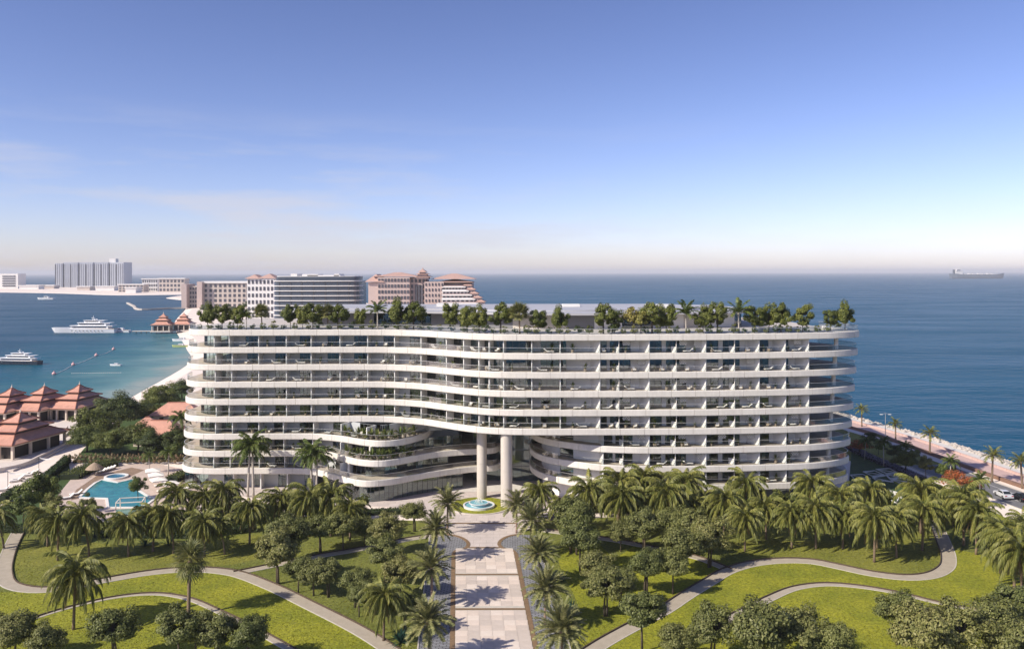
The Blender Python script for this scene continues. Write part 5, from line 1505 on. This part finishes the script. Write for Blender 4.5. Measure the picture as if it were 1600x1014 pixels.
boat('tender boat moored at the stern of the long white yacht', 203, 518, 17, math.pi-.05)
boat('small white boat far out in the bay on the left', 84, 466.5, 28, math.pi)
boat('white boat beside the beach left of the hotel', 297, 532, 12, math.pi)
boat('lime green boat beside the beach left of the hotel', 294, 541, 10, math.pi, 'lime')
boat('small white speedboat alone in the middle of the bay', 189, 570, 6, 3.0)
# swimming lines with buoys
M['buoy'] = mat('buoy', (0.62,0.36,0.36), .5, .05)
for j, (px, py) in enumerate(((84,583.5),(114,569),(150,554.5),(177,545))):
    p = G(px,py,SEA); b_ = thing('buoy', f'round pale red marker buoy in the bay, {ORD[j]} from the near end', 'buoy', (p.x,p.y,SEA), 'marker buoys')
    MB().lathe([(0,-.3),(.8,0),(.95,.5),(.6,1.0),(.15,1.3),(.15,1.8),(0,1.85)], (p.x,p.y,SEA), 12).build('float', M['buoy'], b_)
rope = thing('buoy_line', 'floating rope joining the marker buoys', 'rope', G(84,583.5,SEA))
rp = [G(x,y,SEA) for x,y in ((84,583.5),(98,578),(114,569),(132,563),(150,554.5),(165,551),(177,545))]
MB().strip([(q.x,q.y) for q in rp], SEA+.05, SEA+.2, -.07, .07).build('rope', M['hull'], rope)
fl = MB(); 
for j in range(24):
    q = G(112+j*3.3, 582 - .04*j, SEA); fl.lathe([(0,-.2),(.3,.05),(0,.3)], (q.x,q.y,SEA), 6)
o = fl.build('float_line', M['canvas']); o['kind'] = 'stuff'; tag(o, 'dotted line of small white swim floats near the beach', 'floats')

# jetty with two pavilions over the water
for (px, py, lab, s) in ((252,517,'red-roofed jetty pavilion over the water, left one',1.0),(284,516,'red-roofed jetty pavilion over the water, right one',1.0)):
    p = G(px,py,0); pagoda('jetty_pavilion', lab, (p.x,p.y+4), 7.6, 7.6, .06, 13.2, 'jetty pavilions', 0.2, 1.25, False)
jt = thing('jetty', 'wooden jetty under and beside the water pavilions', 'jetty', G(240,516,SEA))
p, q = G(205,516.5,0), G(330,516,0)
MB().box(p.x,q.x,p.y+1,p.y+4,-.2,.25).build('deck', M['stoneplat'], jt)
for j in range(16): MB().lathe([(.3,-2),(.3,1.7)], (p.x+3+j*4,p.y+1.5,-1.6), 8).build('pile', M['darkwood'], jt)
# stone breakwater
bw = thing('breakwater', 'low stone breakwater enclosing shallow water off the far beach', 'breakwater', G(220,481,SEA))
MB().strip(curve(gp([(199,471.5),(208,476),(222,481.5),(240,481),(262,480),(290,479.5)]), 6.0), SEA-.5, .35, -1.6, 1.6).build('stone_bank', M['rock'], bw)

# ------------------------------------------------------------------ far shore buildings
M['farglass'] = mat('far_glass', (0.06,0.075,0.10), .25, .15, .05)
M['farwhite'] = mat('far_white', (0.70,0.68,0.66), .7, .05, .05)
M['farbeige'] = mat('far_beige', (0.50,0.43,0.38), .8, .06, .05)
M['farpink'] = mat('far_pink', (0.48,0.38,0.345), .8, .06, .05)
M['fargrey'] = mat('far_grey', (0.35,0.38,0.44), .7, .06, .03)
M['fargrey2'] = mat('far_pale_grey', (0.42,0.445,0.49), .7, .06, .03)
M['farroof'] = mat('far_red_roof', (0.47,0.31,0.26), .8, .08, .1)
M['farwin'] = mat('far_window', (0.07,0.07,0.085), .3, .2, .1, objvar=.25)
WINM = {}
def win_mesh(w, d, h):
    k = (round(w,2), round(d,2), round(h,2))
    if k not in WINM: WINM[k] = MB().box(-w/2,w/2,-d/2,d/2,0,h).mesh('window', M['farwin'])
    return WINM[k]
def block(root, x0, x1, y, dep, z0, z1, m, rows=0, cols=0, fw=.6, fh=.6, nm='wall'):
    o = MB().box(x0,x1,y,y+dep,z0,z1).build(nm, m, root)
    if rows and cols:
        cw, rh = (x1-x0)/cols, (z1-z0)/rows; me = win_mesh(cw*fw, .6, rh*fh)
        for r_ in range(rows):
            for c in range(cols):
                ob('window', me, o, (x0+cw*(c+.5), y-.1, z0+rh*(r_+.5-fh/2)))
    return o
def hip(root, x0, x1, y0, y1, z0, h, m, ov=2.0, nm='roof'):
    x0-=ov; x1+=ov; y0-=ov; y1+=ov; d = min(x1-x0,y1-y0)/2*.98
    return MB().add([(x0,y0,z0),(x1,y0,z0),(x1,y1,z0),(x0,y1,z0),(x0+d,y0+d,z0+h),(x1-d,y0+d,z0+h),(x1-d,y1-d,z0+h),(x0+d,y1-d,z0+h)], [(0,1,5,4),(1,2,6,5),(2,3,7,6),(3,0,4,7),(4,5,6,7),(3,2,1,0)]).build(nm, m, root)
# tall grey apartment slab
D = 2677; a, b = PX(86,D), PX(193,D)
t_ = thing('apartment_tower', 'tall wide grey apartment slab on the far shore', 'building', ((a+b)/2,D,0))
zt_ = H + 17*D/F
n_ = 9; w_ = (b-a)/n_
for j in range(n_):
    MB().box(a+j*w_,a+(j+1)*w_,D+(j%2)*4,D+60,0,zt_-(3 if j in (0,) else 0)).build('wall', M['fargrey'] if j < 7 else M['fargrey2'], t_)
    for q in range(3): MB().box(a+(j+.2+.27*q)*w_,a+(j+.32+.27*q)*w_,D+(j%2)*4-1.5,D+(j%2)*4-.5,0,zt_-4).build('balcony_stack', M['fargrey2'], t_)
    MB().box(a+j*w_+.5,a+j*w_+3,D+(j%2)*4-1.5,D+(j%2)*4-.3,0,zt_-6).build('window_strip', M['farwin'], t_)
MB().box(PX(166,D),PX(176,D),D+20,D+40,zt_,zt_+12).build('roof_crown', M['farwhite'], t_)
# low white building with dark bands, far left
D = 2450; a, b = PX(-30,D), PX(28,D)
t_ = thing('banded_building', 'low white building with dark window bands at the far left shore', 'building', ((a+b)/2,D,0))
zt_ = H - 0.5*D/F*1; MB().box(a,b,D,D+40,0,zt_).build('wall', M['farwhite'], t_)
for q in range(5): MB().box(PX(4,D),PX(24,D),D-1.5,D,7+q*7,10.5+q*7).build('window_band', M['farwin'], t_)
# low pale houses and stands along the far beach
rr = random.Random(77)
for j, (x0, x1, D, zt_) in enumerate(((185,224,1990,17),(222,246,2050,30),(248,288,2000,31),(30,60,2380,9),(62,84,2450,8),(196,212,1900,11),(120,140,2200,9),(150,178,2150,10))):
    a, b = PX(x0,D), PX(x1,D)
    t_ = thing('beach_block', f'low beige building on the far beach, {ORD[j]} of the scattered blocks', 'building', ((a+b)/2,D,0), 'low blocks on the far beach')
    t_['label'] = ('long sandy low block below the grey tower, right side','pale tall block behind the far beach','wide beige hotel block with pale roof on the far beach','flat pale hut row far left of the grey tower','pale hut row just left of the grey tower','small sandy block at the water end of the far beach','pale hut row in front of the grey tower, left','pale hut row in front of the grey tower, right')[j]
    block(t_, a, b, D, 30, 0, zt_, M['farbeige'] if j % 2 == 0 else M['farwhite'], 3 if zt_ > 12 else 0, 7)
    MB().box(a-2,b+2,D-2,D+32,zt_,zt_+2.2).build('roof', M['farwhite'], t_)
# long beige building and its towers
D = 1080; t_ = thing('beige_hotel', 'long beige low hotel with end towers behind the far beach', 'building', (PX(340,D),D,0))
zb = H - 16*D/F
block(t_, PX(288,D), PX(296,D), D-10, 30, 0, zb-1, M['farpink'], 0, 0, nm='tower')
block(t_, PX(296,D), PX(312,D), D, 25, 0, zb-4, M['farbeige'], 5, 4)
block(t_, PX(318,D), PX(385,D), D, 25, 0, zb, M['farbeige'], 5, 9, .5, .6)
block(t_, PX(311,D), PX(319,D), D-8, 12, 0, zb+2, M['farpink'], nm='tower')
MB().box(PX(316,D),PX(387,D),D-2,D+28,zb,zb+2.5).build('roof', M['farwhite'], t_)
# pale hotel with red hipped roof
D = 820; t_ = thing('pale_hotel', 'pale hotel with small red hipped roofs beside the glass hotel', 'building', (PX(407,D),D,0))
zb = H - 9*D/F
block(t_, PX(386,D), PX(428,D), D, 25, 0, zb, M['farwhite'], 6, 7, .5, .55)
hip(t_, PX(386,D), PX(404,D), D, D+22, zb, 4.0, M['farroof']); hip(t_, PX(406,D), PX(428,D), D+1, D+23, zb+.2, 4.5, M['farroof'])
# dark glass hotel with white floor bands
D = 640; t_ = thing('glass_hotel', 'dark glass hotel with white horizontal floor bands behind the roof garden', 'building', (PX(493,D),D,0))
gl_ = curve([(PX(428,D),D+8),(PX(428,D),D+2),(PX(431,D),D),(PX(460,D),D-2),(PX(500,D),D-2.5),(PX(540,D),D-1),(PX(556,D),D+1),(PX(560,D),D+6),(PX(561,D),D+14)], 2.0)
zb = H - 13*D/F
MB().prism(gl_+[(PX(560,D),D+34),(PX(428,D),D+34)], 0, zb).build('glass_front', M['farglass'], t_)
for q in range(9):
    z_ = zb - q*3.75
    MB().strip(gl_, z_-.3, z_+.3, -1.0, .3).build('floor_band', M['farwhite'], t_)
    for c in range(2, len(gl_)-2, 4):
        if q: MB().box(gl_[c][0]-.18,gl_[c][0]+.18,gl_[c][1]-.35,gl_[c][1],z_+.45,z_+3.2).build('mullion', M['dark'], t_)
gt = [(x*.985 + PX(493,D)*.015, y+3) for x, y in gl_]
MB().prism(gt+[(PX(556,D),D+30),(PX(432,D),D+30)], zb+.45, zb+3.3).build('top_floor', M['farglass'], t_)
for (x0,x1,h_) in ((452,462,4.2),(470,495,3.6),(478,530,2.2),(520,528,3.8)): MB().box(PX(x0,D),PX(x1,D),D+4,D+22,zb+3.3,zb+3.3+h_*.55).build('roof_box', M['farwhite'], t_)
MB().prism([(x,y+1.5) for x,y in gt]+[(PX(556,D),D+31),(PX(432,D),D+31)], zb+3.3, zb+3.8).build('roof_slab', M['farwhite'], t_)
# red-roofed stepped hotel
D = 600; X = lambda px: PX(px, D); zy = lambda py: H - (py-HY)*D/F
t_ = thing('stepped_hotel', 'pink stepped hotel with red tiled roofs and central pagoda roof', 'building', (X(670),D,0))
block(t_, X(575), X(590), D+1, 30, 0, zy(441), M['farpink'], nm='end_wing')
block(t_, X(590), X(640), D, 30, 0, zy(433), M['farpink'], 10, 10, .62, .55)
block(t_, X(640), X(664), D+4, 26, 0, zy(434), M['farpink'], 10, 4, .6, .6)
block(t_, X(664), X(694), D-4, 30, 0, zy(440), M['farpink'], 10, 6, .4, .5)
for q in range(3): MB().box(X(648+q*4.5),X(651+q*4.5),D+2.4,D+4,2,zy(446)).build('glass_shaft', M['farwin'], t_)
hip(t_, X(573), X(598), D, D+30, zy(440), 5.5, M['farroof'], 1.2)
hip(t_, X(586), X(650), D+2, D+28, zy(432), 3.2, M['farroof'], 1.5)
for q, (w_, z_, h_) in enumerate(((13,432.5,1.8),(9.5,428.5,1.8),(5,425,2.4))):
    hip(t_, X(660-w_), X(660+w_), D-2, D+2*w_*.46+3, zy(z_), h_, M['farroof'], .8, 'pagoda_roof')
    MB().box(X(660-w_*.75),X(660+w_*.75),D-1,D+w_*.8,zy(z_)-1.5,zy(z_)).build('pagoda_wall', M['farpink'], t_)
MB().lathe([(.4,0),(.12,1.2),(0,1.7)], (X(660),D+3,zy(425)+2.2), 8).build('spire', M['farroof'], t_)
block(t_, X(690), X(738), D+2, 24, 0, zy(441), M['farpink'])
hip(t_, X(676), X(740), D, D+26, zy(436), 4.0, M['farroof'], 1.5)
hip(t_, X(680), X(738), D-3, D+30, zy(441), 2.4, M['farroof'], 1.0)
for q in range(6):
    x0, x1 = 692, 738 + q*5.2; zt_ = zy(446 + q*6.2)
    y_ = D - 4 - q*2.2
    block(t_, X(x0), X(x1-12), y_, 26+q*2, max(0, zt_-6), zt_, M['farwhite'] if q % 2 else M['farpink'], 1, 7, .55, .45, nm='terrace_floor')
    MB().box(X(x0),X(x1-10),y_-1.2,y_,zt_-1.4,zt_-.6).build('terrace_rail', M['farwhite'], t_)
    hip(t_, X(x1-14), X(x1), y_, y_+14, zt_, 1.8, M['farroof'], .6, 'step_roof')
    block(t_, X(x1-13), X(x1-1), y_+.4, 14, max(0,zt_-4), zt_, M['farpink'], 1, 2, .5, .5, nm='terrace_floor')
# belt of small trees on the far beach
rr = random.Random(5)
far = [(px, rr.uniform(482,494)) for px in range(320, 430, 6)]
for j, (px, py) in enumerate(far):
    place_tree('mid', 'beach_tree', G(px,py), f'small green tree between the far beach and the beige hotel, {ORD[j]} from the left', 'tree', 'trees by the far beach', rr.uniform(.9,1.4), 900+j)

# ------------------------------------------------------------------ ship, lamp, cars, ground frames
D = 47*F/(437-HY)*1.02; p = Vector((PX(1486,D), D, SEA)); Ls = PX(1567,D) - PX(1486,D)
M['shipgrey'] = mat('ship_hull', (0.10,0.13,0.17), .6, .06, .02)
M['shipdark'] = mat('ship_waterline', (0.05,0.07,0.10), .7, .1, .02)
sh_ = thing('cargo_ship', 'grey tanker ship on the horizon at the right', 'ship', p)
vs = []
for i in range(13):
    t = i/12; x = Ls*t; b_ = 22*(1 if .08 < t < .8 else (.7 if t <= .08 else max(.05, math.cos((t-.8)/.2*1.5))))
    zt_ = 27 + (8 if t > .93 else 0) + (4 if t < .1 else 0)
    xo = (t-.9)*60 if t > .9 else (-6 if t == 0 else 0)
    vs += [(p.x+x,p.y-b_*.8,SEA-1),(p.x+x+xo*.5,p.y-b_,SEA+9),(p.x+x+xo,p.y-b_,SEA+zt_),(p.x+x+xo,p.y+b_,SEA+zt_),(p.x+x+xo*.5,p.y+b_,SEA+9),(p.x+x,p.y+b_*.8,SEA-1)]
fs = [(i*6+j,i*6+6+j,i*6+6+j+1,i*6+j+1) for i in range(12) for j in range(5)] + [(0,1,2,3,4,5)]
MB().add(vs, fs).build('hull', M['shipgrey'], sh_)
MB().box(p.x+4,p.x+Ls*.93,p.y-22.6,p.y-22.1,SEA-.5,SEA+4).build('waterline', M['shipdark'], sh_)
MB().box(p.x+Ls*.07,p.x+Ls*.20,p.y-16,p.y+16,SEA+27,SEA+50).box(p.x+Ls*.08,p.x+Ls*.15,p.y-19,p.y+19,SEA+50,SEA+60).build('bridge', M['farwhite'], sh_)
MB().box(p.x+Ls*.085,p.x+Ls*.148,p.y-19.4,p.y-18.9,SEA+53,SEA+57).build('bridge_window', M['farwin'], sh_)
MB().box(p.x+Ls*.04,p.x+Ls*.07,p.y-6,p.y+6,SEA+30,SEA+58).build('funnel', M['shipdark'], sh_)
MB().tube([(p.x+Ls*.12,p.y,SEA+60),(p.x+Ls*.12,p.y,SEA+78)], [2.2,1.0], 6).build('mast', M['farwhite'], sh_)
MB().tube([(p.x+Ls*.88,p.y,SEA+27),(p.x+Ls*.88,p.y,SEA+46)], [1.6,.8], 6).build('foremast', M['farwhite'], sh_)
dkb = MB()
for q in range(7): dkb.box(p.x+Ls*(.24+.09*q),p.x+Ls*(.29+.09*q),p.y-12,p.y+12,SEA+27,SEA+31+(q%2)*2.5)
dkb.build('deck_gear', M['farwhite'], sh_)

def lamp(px, py, lab):
    p = G(px,py); r = thing('street_lamp', lab, 'street lamp', p, 'promenade lamps')
    MB().tube([p, p+Vector((0,0,8.2))], [.11,.07], 8).build('pole', M['metal'], r)
    MB().tube([p+Vector((-.9,0,8.1)), p+Vector((0,0,8.35)), p+Vector((.9,0,8.1))], .05, 6).build('arm', M['metal'], r)
    for sg in (-1,1): MB().box(p.x+sg*1.1-.35,p.x+sg*1.1+.35,p.y-.15,p.y+.15,8.0,8.14).build('lamp_head', M['wallwhite'], r)
lamp(1383, 697, 'twin-armed lamp post on the promenade near the hotel')

M['carwhite'] = mat('car_paint_silver', (0.66,0.67,0.68), .25, .02, metal=.2)
M['carblack'] = mat('car_paint_black', (0.012,0.012,0.014), .2, .05)
M['tyre'] = mat('tyre', (0.02,0.02,0.02), .8, .1)
M['rim'] = mat('rim', (0.5,0.5,0.5), .35, .05, metal=.8)
M['headlight'] = mat('headlight', (0.75,0.78,0.8), .15, .02)
M['taillight'] = mat('taillight', (0.4,0.02,0.02), .2, .05)
def car(lab, loc, rz, paint):
    r = thing('parked_car', lab, 'car', loc, 'cars on the shore road'); r.rotation_euler.z = rz
    def part(nm, mb_, m, par=None, l=(0,0,0), sm=False):
        o = bpy.data.objects.new(nm, mb_.mesh(nm, m, sm)); C.objects.link(o); o.parent = par or r; o.location = l; return o
    def prof(pts, hw, top=1.0, tum=0.0):
        k = len(pts); m_ = MB(); zmin = min(p[1] for p in pts); zmax = max(p[1] for p in pts)
        ins = [tum*(z-zmin)/(zmax-zmin) for x, z in pts]
        vs = [(x,-hw+i,z) for (x,z),i in zip(pts,ins)] + [(x,hw-i,z) for (x,z),i in zip(pts,ins)]
        return m_.add(vs, [tuple(range(k)), tuple(range(2*k-1,k-1,-1))] + [(i,k+i,k+(i+1)%k,(i+1)%k) for i in range(k)])
    body = part('body', prof([(-2.25,.32),(-2.3,.6),(-2.22,.92),(-1.6,.98),(-.9,1.0),(.9,.98),(1.7,.86),(2.2,.7),(2.3,.5),(2.25,.3)], .90, tum=.10), M[paint])
    cab = part('cabin', prof([(-1.7,.97),(-1.0,1.40),(-.2,1.47),(.45,1.40),(1.15,.96)], .82, tum=.2), M[paint])
    for sg in (-1,1):
        m_ = MB().add([(-1.4,sg*.80,1.02),(-.95,sg*.69,1.34),(.35,sg*.69,1.35),(.9,sg*.80,1.02)], [(0,1,2,3)]); part('side_window', m_, M['boatglass'], cab)
        part('mirror', MB().box(.75,.9,sg*.95-.1,sg*.95+.1,.95,1.08), M[paint])
        part('headlight', MB().box(2.1,2.28,sg*.62-.18,sg*.62+.18,.62,.74), M['headlight'])
        part('taillight', MB().box(-2.32,-2.2,sg*.62-.18,sg*.62+.18,.72,.86), M['taillight'])
        for x in (-1.38,1.38):
            w = MB(); ring = []
            w.tube([(x,sg*.72,.33),(x,sg*.93,.33)], .33, 18); t2 = part('wheel', w, M['tyre'])
            part('rim', MB().tube([(x,sg*.90,.33),(x,sg*.945,.33)], .21, 14), M['rim'], t2)
    part('windscreen', MB().add([(1.12,-.72,1.0),(1.12,.72,1.0),(.5,.62,1.39),(.5,-.62,1.39)], [(0,1,2,3)]), M['boatglass'], cab, (.02,0,.012))
    part('rear_window', MB().add([(-1.66,-.72,1.01),(-1.66,.72,1.01),(-1.05,.62,1.39),(-1.05,-.62,1.39)], [(0,1,2,3)]), M['boatglass'], cab, (-.02,0,.012))
car('silver sedan parked on the shore road at the right', G(1567,778,.05), 1.5, 'carwhite')
car('black sedan parked in front of the silver car on the shore road', G(1595,783,.05), 1.5, 'carblack')

# white angular frames set into the dark lawn right of the hotel
M['frameline'] = mat('ground_frame', (0.74,0.72,0.68), .7, .04)
quads = [((1328,744),(1348,743),(1359,750),(1336,752)),((1348,739),(1366,737.5),(1381,744),(1362,746)),((1368,735),(1389,734),(1401,740),(1384,741.5)),((1362,748),(1384,745),(1395,755),(1368,752)),
         ((1383,743.5),(1404,741),(1412,748),(1390,749)),((1392,751),(1413,749),(1429,757),(1408,758)),((1379,778),(1394,770),(1404,778),(1400,788)),((1386,768),(1400,771),(1408,780),(1396,775))]
for j, q in enumerate(quads):
    pts = gp(q); r = thing('ground_frame', f'white angular outline set into the dark lawn beside the hotel, {ORD[j]} from the left', 'garden frame', (pts[0][0],pts[0][1],.05), 'lawn frames')
    for i in range(4):
        MB().wall(pts[i], pts[(i+1)%4], .05, .22, -.09, .09).build('bar', M['frameline'], r)
    MB().wall(pts[0], pts[2], .05, .2, -.06, .06).build('bar', M['frameline'], r)

# ------------------------------------------------------------------ haze: even pale air round everything
hm = bpy.data.materials.new('haze'); hm.use_nodes = True
hn = hm.node_tree.nodes; hl = hm.node_tree.links; hn.clear()
pv = hn.new('ShaderNodeVolumePrincipled'); pv.inputs['Color'].default_value = (0.93,0.95,1.0,1); pv.inputs['Density'].default_value = HAZE
pv.inputs['Anisotropy'].default_value = 0.0
ho = hn.new('ShaderNodeOutputMaterial'); hl.new(pv.outputs[0], ho.inputs['Volume'])
hz = MB().box(-41000,41000,-4500,42500,-4.0,105.0).build('haze', hm); hz['kind'] = 'stuff'
